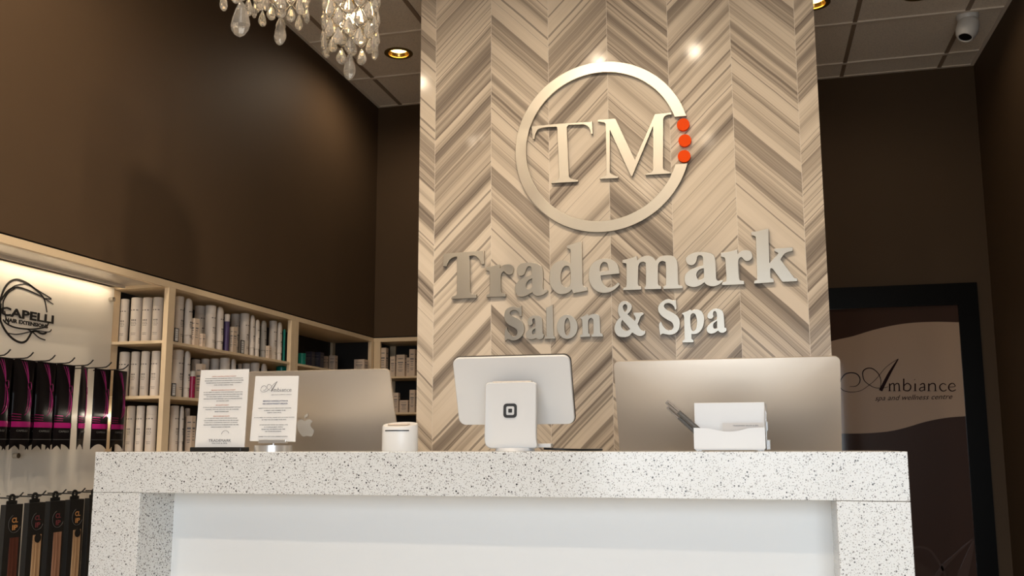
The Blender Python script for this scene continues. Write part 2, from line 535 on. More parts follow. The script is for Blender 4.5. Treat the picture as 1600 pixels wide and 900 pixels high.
# traced outlines in millimetres on the planes they stand on
LETTERS = [
    ('T', ['-1319,1976c -1225,1978c -1132,1980c -1131,1921c -1142,1920c -1148,1937 -1160,1952 -1175,1961 -1199,1961c -1195,1795c -1189,1787 -1166,1783c -1166,1769c -1282,1768c -1278,1779c -1260,1783 -1254,1791c -1256,1961c -1272,1959 -1290,1950 -1302,1933 -1308,1919c -1322,1919c']),
    ('r', ['-1121,1905c -1098,1906 -1074,1911 -1057,1915c -1056,1894c -1044,1908 -1027,1912 -1009,1911 -997,1902 -995,1886 -1002,1870 -1015,1866 -1027,1873 -1037,1883c -1046,1879 -1052,1865 -1053,1848c -1053,1792c -1047,1784 -1031,1781c -1031,1770c -1118,1770c -1117,1780c -1105,1784 -1102,1792c -1102,1876c -1106,1887 -1120,1890c']),
    ('a', ['-957,1859 -945,1867 -936,1889 -927,1899 -916,1898 -911,1884 -910,1861c -922,1856 -942,1850 -968,1837 -983,1819 -987,1802 -983,1782 -972,1768 -954,1765 -934,1770 -909,1784c -902,1774 -888,1766 -873,1767 -856,1773 -840,1786c -843,1791c -852,1788 -859,1792 -862,1805c -861,1856 -862,1879 -868,1897 -884,1908 -913,1915 -942,1915 -962,1910 -975,1896 -978,1878 -971,1863', '-909,1846c -928,1836 -938,1820 -938,1805 -931,1797 -919,1797 -909,1804c']),
    ('d', ['-752,1982c -731,1988 -708,1994 -687,1999c -685,1809c -680,1799 -666,1794c -664,1780c -691,1776 -714,1773 -725,1770c -733,1788c -748,1775 -770,1769 -793,1772 -816,1792 -828,1821 -830,1855 -824,1886 -806,1908 -780,1918 -755,1915 -736,1903c -735,1956c -738,1967 -751,1972c', '-755,1894 -769,1888 -779,1867 -782,1841 -777,1813 -762,1799 -747,1800 -738,1811 -736,1839 -737,1868 -742,1888']),
    ('e', ['-524,1849c -525,1866 -532,1889 -549,1906 -571,1915 -599,1916 -628,1906 -648,1886 -656,1858 -655,1824 -643,1796 -621,1775 -593,1767 -566,1770 -541,1783 -524,1800c -529,1810c -546,1795 -565,1789 -582,1793 -598,1813 -604,1833 -605,1844c', '-608,1861c -568,1863c -571,1882 -576,1897 -588,1902 -600,1898 -607,1881']),
    ('m', ['-508,1906c -483,1910 -461,1916 -447,1921c -445,1901c -431,1913 -411,1919 -389,1917 -376,1909 -367,1896c -354,1909 -332,1916 -311,1916 -289,1910 -278,1893 -275,1873c -275,1796c -271,1786 -257,1782c -257,1773c -337,1773c -337,1784c -328,1786 -325,1796c -324,1878 -330,1891 -341,1894 -352,1888 -358,1875c -360,1797c -356,1789 -346,1785c -347,1774c -417,1775c -417,1784c -412,1787 -410,1796c -409,1880 -413,1892 -423,1895 -435,1890 -442,1876c -445,1798c -440,1789 -431,1786c -431,1775c -509,1775c -507,1784c -496,1788 -493,1799c -492,1884c -494,1891 -509,1895c']),
    ('a', ['-237,1904 -222,1916 -197,1924 -165,1923 -137,1917 -122,1904 -118,1885 -117,1845 -117,1808c -110,1798 -92,1799c -89,1795c -104,1783 -123,1776 -142,1777 -157,1784 -166,1794c -182,1783 -204,1776 -226,1779 -242,1789 -247,1809 -242,1832 -221,1850 -192,1860 -168,1867c -168,1887 -170,1905 -181,1911 -191,1906 -196,1888 -205,1874 -219,1870 -233,1877 -239,1891', '-166,1854c -183,1850 -196,1836 -197,1817 -188,1805 -175,1807 -166,1815c']),
    ('r', ['-93,1916c -68,1918 -46,1922 -27,1927c -25,1906c -12,1918 7,1922 25,1918 33,1903 32,1888 21,1878 5,1878 -7,1892 -14,1894c -23,1883 -25,1860c -24,1809c -20,1796 -4,1792c -4,1779c -93,1779c -91,1791c -78,1793 -74,1804c -76,1886c -80,1896 -94,1900c']),
    ('k', ['34,1999c 59,2000 81,2005 103,2009c 101,1861c 139,1901c 135,1907 124,1912c 124,1922c 196,1924c 196,1910c 174,1905 160,1896 146,1876c 194,1800c 198,1795 209,1793c 208,1782c 151,1782c 145,1790 114,1838c 106,1841 103,1832c 103,1800c 115,1794c 115,1782c 37,1780c 39,1790c 50,1794c 52,1967c 49,1980 34,1986c']),
    ('S', ['-959,1724c -959,1680c -965,1678c -969,1693 -982,1705 -997,1707 -1010,1700 -1010,1688 -997,1679 -976,1669 -957,1655 -948,1636 -948,1612 -959,1589 -976,1576 -997,1572 -1013,1577 -1024,1578 -1033,1571c -1034,1594 -1032,1618 -1025,1630c -1022,1618 -1013,1602 -997,1590 -984,1592 -976,1604 -980,1619 -994,1630 -1016,1643 -1030,1659 -1036,1679 -1031,1703 -1016,1717 -994,1723 -976,1717 -966,1717']),
    ('a', ['-930,1655 -922,1669 -905,1678 -884,1677 -869,1668 -865,1652 -864,1607 -863,1595c -858,1593c -862,1580 -875,1573 -887,1576 -893,1581c -906,1575 -921,1575 -935,1583 -938,1600 -927,1615 -905,1626 -896,1630c -896,1653 -899,1665 -905,1666 -910,1659 -908,1646 -916,1637 -927,1640', '-896,1623c -908,1614 -911,1602 -906,1594 -896,1594c']),
    ('l', ['-847,1710c -832,1716 -818,1723c -816,1587c -810,1583c -809,1575c -856,1575c -855,1583c -846,1585c -846,1693c -847,1700c']),
    ('o', ['-709,1623 -714,1600 -727,1582 -745,1573 -765,1573 -783,1584 -795,1603 -800,1626 -795,1648 -782,1666 -764,1676 -744,1675 -726,1664 -713,1645', '-741,1624 -742,1607 -747,1594 -752,1586 -758,1586 -763,1594 -766,1608 -767,1624 -766,1641 -762,1655 -757,1662 -751,1662 -746,1654 -742,1640']),
    ('n', ['-696,1664c -679,1669 -664,1677c -661,1668c -646,1675 -629,1676 -615,1668 -612,1652 -611,1593c -601,1588c -601,1578c -648,1578c -648,1587c -640,1591c -639,1644 -644,1657 -653,1659 -660,1652 -663,1639 -662,1593c -655,1588c -655,1579c -698,1578c -698,1586c -687,1589c -688,1646c -690,1654 -696,1658c']),
    ('&', ['-501,1727 -487,1722 -475,1710 -474,1696 -483,1679 -493,1670c -463,1640c -458,1647 -459,1659 -466,1668c -466,1675c -425,1674c -423,1667c -435,1660 -444,1640 -450,1626c -440,1607 -430,1597 -418,1596c -420,1584 -434,1575 -451,1577 -473,1591c -488,1576 -509,1572 -533,1577 -548,1599 -547,1623 -537,1643 -523,1658c -531,1677 -530,1705 -518,1724', '-503,1714 -511,1704 -508,1689 -502,1680 -493,1693 -494,1709', '-515,1647c -521,1629 -517,1610 -503,1599 -491,1600 -482,1607c']),
    ('S', ['-286,1725c -285,1685c -291,1682c -296,1698 -313,1711 -331,1709 -337,1698 -327,1684 -304,1671 -281,1653 -273,1631 -276,1603 -289,1584 -313,1576 -336,1580 -346,1582 -355,1575c -358,1593 -359,1623 -350,1633c -342,1612 -326,1597 -309,1596 -299,1609 -305,1628 -325,1641 -348,1659 -361,1681 -357,1705 -336,1723 -316,1728 -299,1722 -291,1722']),
    ('p', ['-262,1666c -244,1672 -227,1680c -222,1675c -204,1680 -184,1673 -173,1652 -173,1624 -182,1597 -200,1579 -220,1576 -226,1578c -226,1555c -218,1551c -219,1542c -264,1542c -262,1551c -254,1554c -254,1650c -257,1659 -262,1661c', '-221,1663 -228,1649 -228,1612 -223,1592 -213,1590 -204,1605 -201,1631 -205,1654 -211,1663']),
    ('a', ['-157,1654 -146,1670 -128,1680 -107,1677 -94,1665 -91,1644 -90,1599c -82,1597c -83,1586 -96,1578 -109,1580 -116,1588c -130,1579 -148,1576 -161,1586 -161,1603 -146,1619 -126,1631 -119,1637c -119,1659 -124,1669 -132,1668 -135,1656 -134,1646 -144,1638 -156,1643', '-119,1629c -133,1619 -136,1606 -131,1595 -119,1597c']),
    ('T', ['-907,2541c -766,2542c -650,2539 -633,2543c -630,2484c -638,2484c -641,2504 -653,2521 -670,2530c -739,2534c -747,2523c -740,2296c -729,2284 -700,2276c -700,2270c -819,2271c -815,2279c -788,2286 -782,2300c -790,2527c -794,2530c -841,2532 -872,2528 -884,2519 -892,2502 -895,2482c -902,2482c']),
    ('M', ['-607,2545c -528,2543c -446,2347c -354,2548c -283,2549c -284,2541c -301,2541 -316,2532 -319,2517c -326,2304c -320,2294 -294,2282c -294,2277c -401,2278c -399,2282c -375,2288 -367,2300c -363,2497c -460,2276c -465,2280c -554,2497c -557,2311c -553,2294 -521,2278c -523,2273c -602,2275c -600,2280c -578,2286 -571,2297c -571,2521c -578,2531 -605,2537c']),
]
SWIRL = [
    ([18.0, 18.0, 10.0], '3043.1,1671.7 3049.0,1699.6 3063.0,1735.8 3087.0,1763.8 3117.2,1778.5 3149.3,1779.4 3187.5,1771.8 3227.1,1756.9 3262.8,1739.3 3284.6,1717.5 3301.4,1671.3'),
    ([8.0], '3187.5,1771.8 3251.8,1751.9 3320.5,1731.9 3288.5,1728.1'),
    ([14.0, 14.0, 6.0], '3050.4,1686.3 3073.4,1720.4 3102.6,1742.2 3138.3,1749.7 3185.2,1746.7 3233.7,1738.4 3273.5,1730.2 3335.2,1710.4'),
    ([7.0], '3060.0,1677.5 3074.1,1713.7 3106.6,1748.0 3150.6,1765.7 3183.0,1769.3 3227.1,1756.9'),
    ([10.0], '3066.6,1634.3 3060.4,1674.2 3067.1,1695.5 3086.6,1722.5 3116.2,1742.7'),
    ([18.0], '3046.3,1662.0 3048.1,1621.7 3064.4,1590.1 3094.0,1559.7 3132.0,1538.4 3169.3,1531.0 3196.2,1540.0 3212.9,1561.0 3225.3,1579.9 3248.6,1586.1 3273.4,1580.1 3293.0,1580.6 3307.1,1587.5'),
    ([12.0], '3066.8,1610.6 3085.7,1597.8 3122.5,1588.6 3168.3,1587.2 3224.2,1591.4 3271.4,1601.2 3304.7,1612.4 3314.6,1628.0'),
    ([8.0], '3098.4,1560.2 3134.3,1560.2 3170.3,1566.7 3220.4,1581.1 3258.1,1588.3 3311.8,1589.9 3328.7,1595.4 3334.0,1603.3'),
    ([9.0], '3196.1,1588.8 3230.2,1578.7 3265.5,1561.5 3302.9,1554.9'),
    ([14.0], '3049.6,1672.6 3050.4,1642.3 3054.6,1609.1'),
    ([9.0], '3072.1,1645.2 3081.3,1619.3 3099.1,1597.7'),
]
AMBIANCE = [
    ([5.0, 12.0, 12.0, 9.0, 5.0], '571.1,1511.3 575.8,1530.9 601.5,1561.5 639.4,1570.3 673.5,1560.0 689.5,1531.6 683.8,1503.6 661.5,1484.3 624.1,1482.2'),
    ([6.0, 7.0, 5.0, 5.0, 5.0], '563.4,1497.3 569.2,1474.7 585.5,1457.5 611.8,1449.2 643.6,1447.0 691.9,1455.8 741.2,1488.6 785.6,1526.9 841.9,1593.0 885.9,1628.4 926.6,1652.7'),
    ([5.0, 9.0, 12.0, 7.0, 4.0], '805.2,1454.0 812.9,1498.5 812.2,1532.0 798.3,1565.9 768.1,1593.5 736.5,1596.4 711.7,1579.0 707.5,1550.9 716.3,1517.0 746.5,1488.5 782.5,1471.1 835.0,1471.3 856.4,1478.2'),
    ([10.0, 30.0, 36.0], '925.0,1651.6 866.2,1558.9 808.8,1452.8'),
    ([14.0], '865.3,1497.5 862.7,1451.9'),
    ([8.0, 12.0, 13.0], '867.2,1485.2 881.0,1497.2 891.0,1490.4 890.4,1451.5'),
    ([8.0, 12.0, 13.0], '893.3,1484.8 907.1,1496.8 919.7,1489.9 920.0,1451.0'),
    ([5.0], '853.7,1450.4 873.1,1450.1'),
    ([5.0], '881.9,1449.9 899.1,1449.7'),
    ([5.0], '911.1,1449.5 930.3,1449.2'),
    ([14.0], '950.5,1526.6 946.1,1452.8'),
    ([9.0, 13.0, 9.0], '949.4,1482.1 969.5,1496.8 986.9,1484.3 987.3,1464.9 974.5,1450.1 956.4,1450.4 947.4,1457.2'),
    ([14.0], '1016.0,1494.8 1013.2,1449.5'),
    ([5.0], '1002.8,1448.0 1023.4,1447.7'),
    ([16.0], '1013.9,1519.8 1015.8,1518.1'),
    ([9.0, 12.0, 13.0], '1043.7,1484.4 1059.8,1494.0 1069.6,1485.6 1068.3,1448.6'),
    ([9.0, 11.0, 7.0], '1069.7,1471.8 1047.9,1467.7 1039.4,1455.7 1049.2,1446.7 1067.7,1455.2'),
    ([14.0], '1095.7,1493.4 1092.9,1448.2'),
    ([5.0], '1083.6,1446.7 1103.1,1446.4'),
    ([8.0, 12.0, 13.0], '1097.5,1481.2 1113.7,1493.1 1131.2,1486.1 1131.3,1447.6'),
    ([5.0], '1122.5,1446.1 1141.4,1445.8'),
    ([7.0, 13.0, 8.0], '1195.7,1481.7 1180.1,1491.9 1161.5,1481.2 1157.9,1464.8 1167.1,1448.1 1182.1,1444.6 1196.4,1453.1'),
    ([6.0, 10.0, 13.0, 8.0], '1211.6,1468.2 1244.9,1471.5 1243.2,1485.3 1231.0,1492.1 1215.1,1483.0 1208.8,1463.9 1217.9,1447.3 1232.9,1443.8 1249.7,1452.3'),
]
SIDE = [('bottle', -2.615, 3.911, 1.592, 0.04, 0.23), ('tube', -2.6, 3.964, 1.592, 0.042, 0.226), ('bottle', -2.68, 4.185, 1.592, 0.051, 0.226), ('carton', -2.585, 4.003, 1.592, 0.037, 0.134), ('carton', -2.575, 4.05, 1.592, 0.025, 0.065), ('bottle', -2.61, 4.171, 1.592, 0.053, 0.223), ('tube', -2.6, 4.242, 1.592, 0.043, 0.225), ('purple', -2.59, 4.294, 1.592, 0.028, 0.195), ('bottle', -2.68, 4.525, 1.592, 0.048, 0.23), ('carton', -2.585, 4.353, 1.592, 0.038, 0.134), ('bottle', -2.62, 4.52, 1.592, 0.049, 0.23), ('card', -2.565, 4.408, 1.592, 0.034, 0.071), ('tube', -2.6, 4.568, 1.592, 0.032, 0.225), ('tube', -2.59, 4.604, 1.592, 0.03, 0.205), ('clear', -2.6, 4.69, 1.592, 0.039, 0.211), ('carton', -2.57, 4.699, 1.592, 0.028, 0.07), ('bottle', -2.62, 4.832, 1.592, 0.044, 0.229), ('tube', -2.6, 4.874, 1.592, 0.033, 0.225), ('teal', -2.6, 4.931, 1.592, 0.015, 0.191), ('bottle', -2.615, 3.92, 1.342, 0.049, 0.225), ('tube', -2.6, 3.974, 1.342, 0.034, 0.223), ('bottle', -2.68, 4.17, 1.342, 0.043, 0.203), ('red', -2.585, 4.0, 1.342, 0.029, 0.13), ('carton', -2.6, 4.089, 1.342, 0.033, 0.171), ('bottle', -2.68, 4.254, 1.342, 0.042, 0.213), ('bottle', -2.68, 4.341, 1.342, 0.048, 0.222), ('bottle', -2.62, 4.34, 1.342, 0.051, 0.224), ('tube', -2.61, 4.406, 1.342, 0.033, 0.223), ('bottle', -2.7, 4.624, 1.342, 0.023, 0.219), ('bottle', -2.68, 4.66, 1.342, 0.044, 0.224), ('bottle', -2.63, 4.665, 1.342, 0.048, 0.226), ('tube', -2.61, 4.728, 1.342, 0.041, 0.225), ('teal', -2.66, 5.027, 1.342, 0.064, 0.26), ('bottle', -2.615, 3.914, 1.092, 0.039, 0.212), ('tube', -2.6, 3.95, 1.092, 0.023, 0.21), ('gray', -2.68, 4.118, 1.092, 0.024, 0.208), ('carton', -2.6, 4.029, 1.092, 0.031, 0.167), ('teal', -2.63, 5.221, 1.592, 0.047, 0.08), ('navy', -2.7, 5.47, 1.592, 0.045, 0.114), ('navy', -2.7, 5.589, 1.592, 0.054, 0.121), ('carton', -2.76, 5.819, 1.592, 0.032, 0.118), ('carton', -2.72, 5.861, 1.592, 0.043, 0.125)]
END = [(-2.831, 3.8, 1.592, 0.042, 0.209), (-2.767, 3.8, 1.592, 0.053, 0.213), (-2.709, 3.8, 1.592, 0.046, 0.211), (-2.653, 3.8, 1.592, 0.048, 0.21), (-2.816, 3.8, 1.342, 0.049, 0.209), (-2.758, 3.8, 1.342, 0.04, 0.209), (-2.705, 3.8, 1.342, 0.04, 0.209), (-2.65, 3.8, 1.342, 0.041, 0.209), (-2.817, 3.8, 1.092, 0.044, 0.208), (-2.766, 3.8, 1.092, 0.038, 0.208), (-2.715, 3.8, 1.092, 0.038, 0.208), (-2.657, 3.8, 1.092, 0.048, 0.208)]
BACK = [(-2.491, 6.2, 0, 0.047, 1.796), (-2.427, 6.22, 0, 0.035, 1.737), (-2.372, 6.24, 0, 0.062, 1.748), (-2.326, 6.26, 0, 0.027, 1.729), (-2.288, 6.24, 0, 0.041, 1.785), (-2.391, 6.2, 1, 0.038, 1.479), (-2.336, 6.22, 1, 0.061, 1.427), (-2.269, 6.2, 1, 0.039, 1.497), (-2.251, 6.25, 1, 0.025, 1.484)]

# ------------------------------------------------------------------ the room
XL, XR, YBL, YBR, YF = -2.5486, 1.4975, 6.15, 6.39, -1.7
PX0, PX1, PY = -1.4475, 0.3295, 4.0

b = MB(); b.bb((-3.0, YF - 0.1, -0.06), (1.65, 6.7, 0.0)); struct(b.build('floor', 'floor'))
LAMPS = [(-2.060, 5.283), (0.432, 5.225), (0.985, 5.245), (-0.850, 2.33), (-0.250, 2.36), (-2.060, 2.30), (-0.250, 0.58), (-2.060, 1.00), (-0.850, -0.64), (0.432, -0.64), (-2.060, -0.64)]
me = contour_mesh([[(-3.0, YF - 0.1), (1.65, YF - 0.1), (1.65, 6.7), (-3.0, 6.7)]] + [[(x + 0.066 * math.cos(2 * PI * i / 40), y + 0.066 * math.sin(2 * PI * i / 40)) for i in range(40)] for x, y in LAMPS], 0.10)
b = MB(); b.add_mesh(me, Matrix.Translation((0, 0, CEIL + 0.05))); bpy.data.meshes.remove(me)
b.bb((-3.0, YF - 0.1, CEIL + 0.1001), (1.65, 6.7, CEIL + 0.12)); ceiling = struct(b.build('ceiling', 'ceiling'))
b = MB()
b.bb((-3.0, YF, 1.870), (XL, 6.7, CEIL)); b.bb((-3.0, YF, 0), (-2.885, 6.7, 1.87)); b.bb((-2.885, YF, 0), (XL, 1.75, 1.87))
struct(b.build('wall_left', 'wall'))
b = MB()
b.bb((XL, YBL, 1.870), (-0.56, 6.7, CEIL)); b.bb((-2.885, 6.47, 0), (-1.30, 6.7, 1.87)); b.bb((-1.30, YBL, 0), (-0.56, 6.7, 1.87))
b.bb((-0.56, YBR, 2.124), (XR, 6.7, CEIL)); b.bb((1.4135, YBR, 0), (XR, 6.7, 2.124)); b.bb((-0.56, YBR, 0), (0.37, 6.7, 2.124))
b.bb((0.37, 6.50, 0), (1.4135, 6.7, 2.124))
struct(b.build('wall_back', 'wall'))
b = MB(); b.bb((XR, YF, 0), (1.65, 6.7, CEIL)); struct(b.build('wall_right', 'wall'))
b = MB()
WX0, WX1, WZ0, WZ1 = -1.10, 1.35, 0.10, 2.32
b.bb((-3.0, YF - 0.1, 0), (WX0, YF, CEIL)); b.bb((WX1, YF - 0.1, 0), (1.65, YF, CEIL)); b.bb((WX0, YF - 0.1, WZ1), (WX1, YF, CEIL)); b.bb((WX0, YF - 0.1, 0), (WX1, YF, WZ0))
struct(b.build('wall_front', 'wall'))
b = MB()
b.bb((WX0, YF - 0.08, WZ0), (WX1, YF - 0.02, WZ0 + 0.05)); b.bb((WX0, YF - 0.08, WZ1 - 0.05), (WX1, YF - 0.02, WZ1))
for x in (WX0, -0.30, 0.50, WX1 - 0.05): b.bb((x, YF - 0.08, WZ0), (x + 0.05, YF - 0.02, WZ1))
struct(b.build('window_1', 'black_metal'))
b = MB(); b.bb((PX0, PY, 0), (PX1, 4.36, CEIL)); struct(b.build('wall_center', 'chevron'))

# black strip painted in for the shadow gap above the shelving, wall angle at the ceiling
b = MB(); b.bb((XL - 0.04, 1.75, 1.8635), (XL - 0.006, YBL + 0.03, 1.8695)); b.bb((XL - 0.04, YBL + 0.006, 1.8635), (-1.30, YBL + 0.04, 1.8695))
struct(b.build('trim_1', 'gap_shade'))
b = MB()
b.bb((XL, YF, CEIL - 0.006), (XL + 0.022, YBL, CEIL)); b.bb((XR - 0.022, YF, CEIL - 0.006), (XR, YBR, CEIL))
b.bb((XL + 0.022, YBL - 0.022, CEIL - 0.006), (PX0 + 0.4, YBL, CEIL)); b.bb((PX1 - 0.4, YBR - 0.022, CEIL - 0.006), (XR - 0.022, YBR, CEIL))
struct(b.build('trim_2', 'tee'))
# suspended grid: main tees run away from the viewer, cross tees across
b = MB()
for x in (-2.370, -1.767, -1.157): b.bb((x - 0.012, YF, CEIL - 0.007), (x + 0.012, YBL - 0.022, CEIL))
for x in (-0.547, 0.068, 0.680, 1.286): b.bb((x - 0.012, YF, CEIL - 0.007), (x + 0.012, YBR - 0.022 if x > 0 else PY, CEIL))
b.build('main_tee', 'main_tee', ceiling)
b = MB()
for k in range(12):
    y = 5.617 - 0.6145 * k
    if y > YF: b.bb((XL + 0.022, y - 0.012, CEIL - 0.009), (-0.559, y + 0.012, CEIL))
for k in range(13):
    y = 6.146 - 0.6105 * k
    if y > YF: b.bb((-0.535, y - 0.012, CEIL - 0.009), (XR - 0.022, y + 0.012, CEIL))
b.build('cross_tee', 'tee', ceiling)

# ------------------------------------------------------------------ glass door behind the tiled wall
door = bpy.data.objects.new('door_1', None); COL.objects.link(door); door.location = (0.89, 6.40, 0); struct(door)
b = MB()
b.bb((0.37, 6.365, 0), (0.487, 6.45, 2.123)); b.bb((1.2955, 6.365, 0), (1.4135, 6.45, 2.123)); b.bb((0.487, 6.365, 1.985), (1.2955, 6.45, 2.123)); b.bb((0.487, 6.365, 0), (1.2955, 6.45, 0.12))
b.build('door_frame', 'black_metal', door)
b = MB(); b.bb((0.487, 6.380, 0.12), (1.2955, 6.392, 1.985)); dpan = b.build('door_panel', 'film_dark', door)
top = [(0.4875, 1.765), (0.56, 1.785), (0.66, 1.805), (0.78, 1.840), (0.90, 1.866), (1.02, 1.880), (1.16, 1.882), (1.295, 1.874)]
bot = [(0.4875, 1.186), (0.60, 1.184), (0.72, 1.186), (0.84, 1.196), (0.94, 1.218), (1.06, 1.254), (1.18, 1.278), (1.295, 1.287)]
t2, _ = smooth_open(top, [0] * len(top)); b2, _ = smooth_open(bot, [0] * len(bot))
b = MB()
for (p, q), (r, s_) in zip(zip(t2, t2[1:]), zip(b2, b2[1:])):
    b.loft([[(p[0], 6.3775, p[1]), (q[0], 6.3775, q[1]), (s_[0], 6.3775, s_[1]), (r[0], 6.3775, r[1])], [(p[0], 6.3798, p[1]), (q[0], 6.3798, q[1]), (s_[0], 6.3798, s_[1]), (r[0], 6.3798, r[1])]])
b.build('wave_film', 'film_light', dpan)['label'] = 'lighter taupe wave-edged band of film'

def ambiance(mb, fn, d0, d1, k=1.0):
    for ws, pts in AMBIANCE:
        P = [(a / 1000, c / 1000) for a, c, _ in parse(pts, 1.0)]
        W = [w / 7.27 / 231.0 * k for w in widths(ws, len(P))]
        if len(P) > 2: P, W = smooth_open(P, W, 6)
        mb.ribbon(P, W, fn, d0, d1)
b = MB(); ambiance(b, lambda a, c, d: (a, d, c), 6.3755, 6.3774)
put_text(b, 'spa and wellness centre', (1.00, 6.3765, 1.4035), 0.455, 0.042, (1, 0, 0.010), (0, 0, 1), shear=0.42)
b.build('door_lettering', 'door_ink', dpan)
b = MB()
big = [([0.010, 0.014, 0.014, 0.010], [(0.84, 0.30), (0.88, 0.43), (0.954, 0.487), (1.03, 0.478), (1.078, 0.415), (1.115, 0.33), (1.13, 0.24)]),
       ([0.006, 0.012, 0.024, 0.030], [(1.286, 0.545), (1.20, 0.465), (1.112, 0.378), (1.03, 0.26)]), ([0.008, 0.05, 0.08], [(1.290, 0.535), (1.235, 0.38), (1.17, 0.20)])]
for W, P in big:
    P, W = smooth_open(P, widths(W, len(P)), 6)
    b.ribbon(P, W, lambda a, c, d: (a, d, c), 6.3775, 6.3798)
b.build('film_flourish', 'film_mark', dpan)
b = MB(); b.tube([(0.53, 6.362, 0.85), (0.53, 6.32, 0.87), (0.53, 6.32, 1.23), (0.53, 6.362, 1.25)], 0.010, 10); b.build('door_handle', 'chrome', door, 40)

# ------------------------------------------------------------------ lettering on the tiled wall
def plane_mtx(y): return Matrix(((1, 0, 0, 0), (0, 0, -1, y), (0, 1, 0, 0), (0, 0, 0, 1)))
names = ['large brushed metal letter T that starts the word Trademark', 'large brushed metal first letter r of Trademark, after its T', 'large brushed metal first letter a of Trademark, before the d',
         'large brushed metal letter d in the word Trademark', 'large brushed metal letter e in the word Trademark', 'large brushed metal letter m in the word Trademark',
         'large brushed metal second letter a of Trademark, after the m', 'large brushed metal second letter r of Trademark, before the k', 'large brushed metal letter k that ends the word Trademark',
         'brushed metal letter S that starts the word Salon', 'brushed metal letter a in the word Salon', 'brushed metal letter l in the word Salon', 'brushed metal letter o in the word Salon', 'brushed metal letter n that ends the word Salon',
         'brushed metal ampersand between Salon and Spa', 'brushed metal letter S that starts the word Spa', 'brushed metal letter p in the word Spa', 'brushed metal letter a that ends the word Spa',
         'thin brushed metal letter T inside the big ring', 'thin brushed metal letter M inside the big ring']
groups = ['letters of the word Trademark'] * 9 + ['letters of the line Salon and Spa'] * 9 + ['letters inside the ring'] * 2
for (ch, cs), lab, gr in zip(LETTERS, names, groups):
    cont = [smooth_closed(parse(c), 5) for c in cs]
    th = 0.0165
    me = contour_mesh(cont, th, 0.0007)
    b = MB(); b.add_mesh(me, plane_mtx(3.982 + th / 2)); bpy.data.meshes.remove(me)
    tag(b.build('sign_letter', 'sign_metal', None, 35), lab, 'letter', gr)
RC, RR, RW = (-0.594, 2.4245), 0.3885, 0.0475
a0 = math.asin((2.529 - RC[1]) / RR); a1 = math.asin((2.315 - RC[1]) / RR) + 2 * PI
N = 90
outer = [(RC[0] + RR * math.cos(a0 + (a1 - a0) * i / N), RC[1] + RR * math.sin(a0 + (a1 - a0) * i / N)) for i in range(N + 1)]
ri = RR - RW
c0 = math.asin((2.529 - RC[1]) / ri); c1 = math.asin((2.315 - RC[1]) / ri) + 2 * PI
inner = [(RC[0] + ri * math.cos(c0 + (c1 - c0) * i / N), RC[1] + ri * math.sin(c0 + (c1 - c0) * i / N)) for i in range(N + 1)]
me = contour_mesh([outer + inner[::-1]], 0.0165, 0.0007)
b = MB(); b.add_mesh(me, plane_mtx(3.99025)); bpy.data.meshes.remove(me)
tag(b.build('sign_ring', 'sign_metal', None, 35), 'big open brushed metal ring around the letters T and M', 'sign ring')
for (x, z), w in zip([(-0.234, 2.491), (-0.229, 2.419), (-0.234, 2.349)], ('top', 'middle', 'bottom')):
    b = MB(); b.cyl((x, 3.982, z), (x, 3.9985, z), 0.0272, seg=40)
    tag(b.build('sign_dot', 'orange', None, 35), f'round orange dot in the gap of the metal ring, {w} one of the three', 'dot', 'orange dots of the sign')

# ------------------------------------------------------------------ reception counter
CT = 1.102
counter = empty('reception_counter', (-0.736, 2.52, 0), 'white speckled quartz reception counter with a recessed glossy front', 'counter')
CX0, CX1, CY = -1.8205, 0.3485, 2.35
b = MB(); b.bb((CX0, CY, 0.9890), (CX1, 2.69, CT), 0.0015); b.build('countertop', 'quartz', counter)
b = MB(); b.bb((CX0, CY, 0), (-1.667, 2.69, 0.9882), 0.0015); b.build('side_panel', 'quartz', counter)
b = MB(); b.bb((0.1872, CY, 0), (CX1, 2.69, 0.9882), 0.0015); b.build('side_panel', 'quartz', counter)
b = MB(); b.bb((-1.667, 2.515, 0), (0.1872, 2.53, 0.989)); b.build('front_panel', 'white_gloss', counter)
b = MB(); b.bb((CX0, 2.69, 0.82), (CX1, 3.35, 0.85)); b.bb((CX0, 2.69, 0), (CX0 + 0.03, 3.35, 0.82)); b.bb((CX1 - 0.03, 2.69, 0), (CX1, 3.35, 0.82)); b.build('work_surface', 'white', counter)

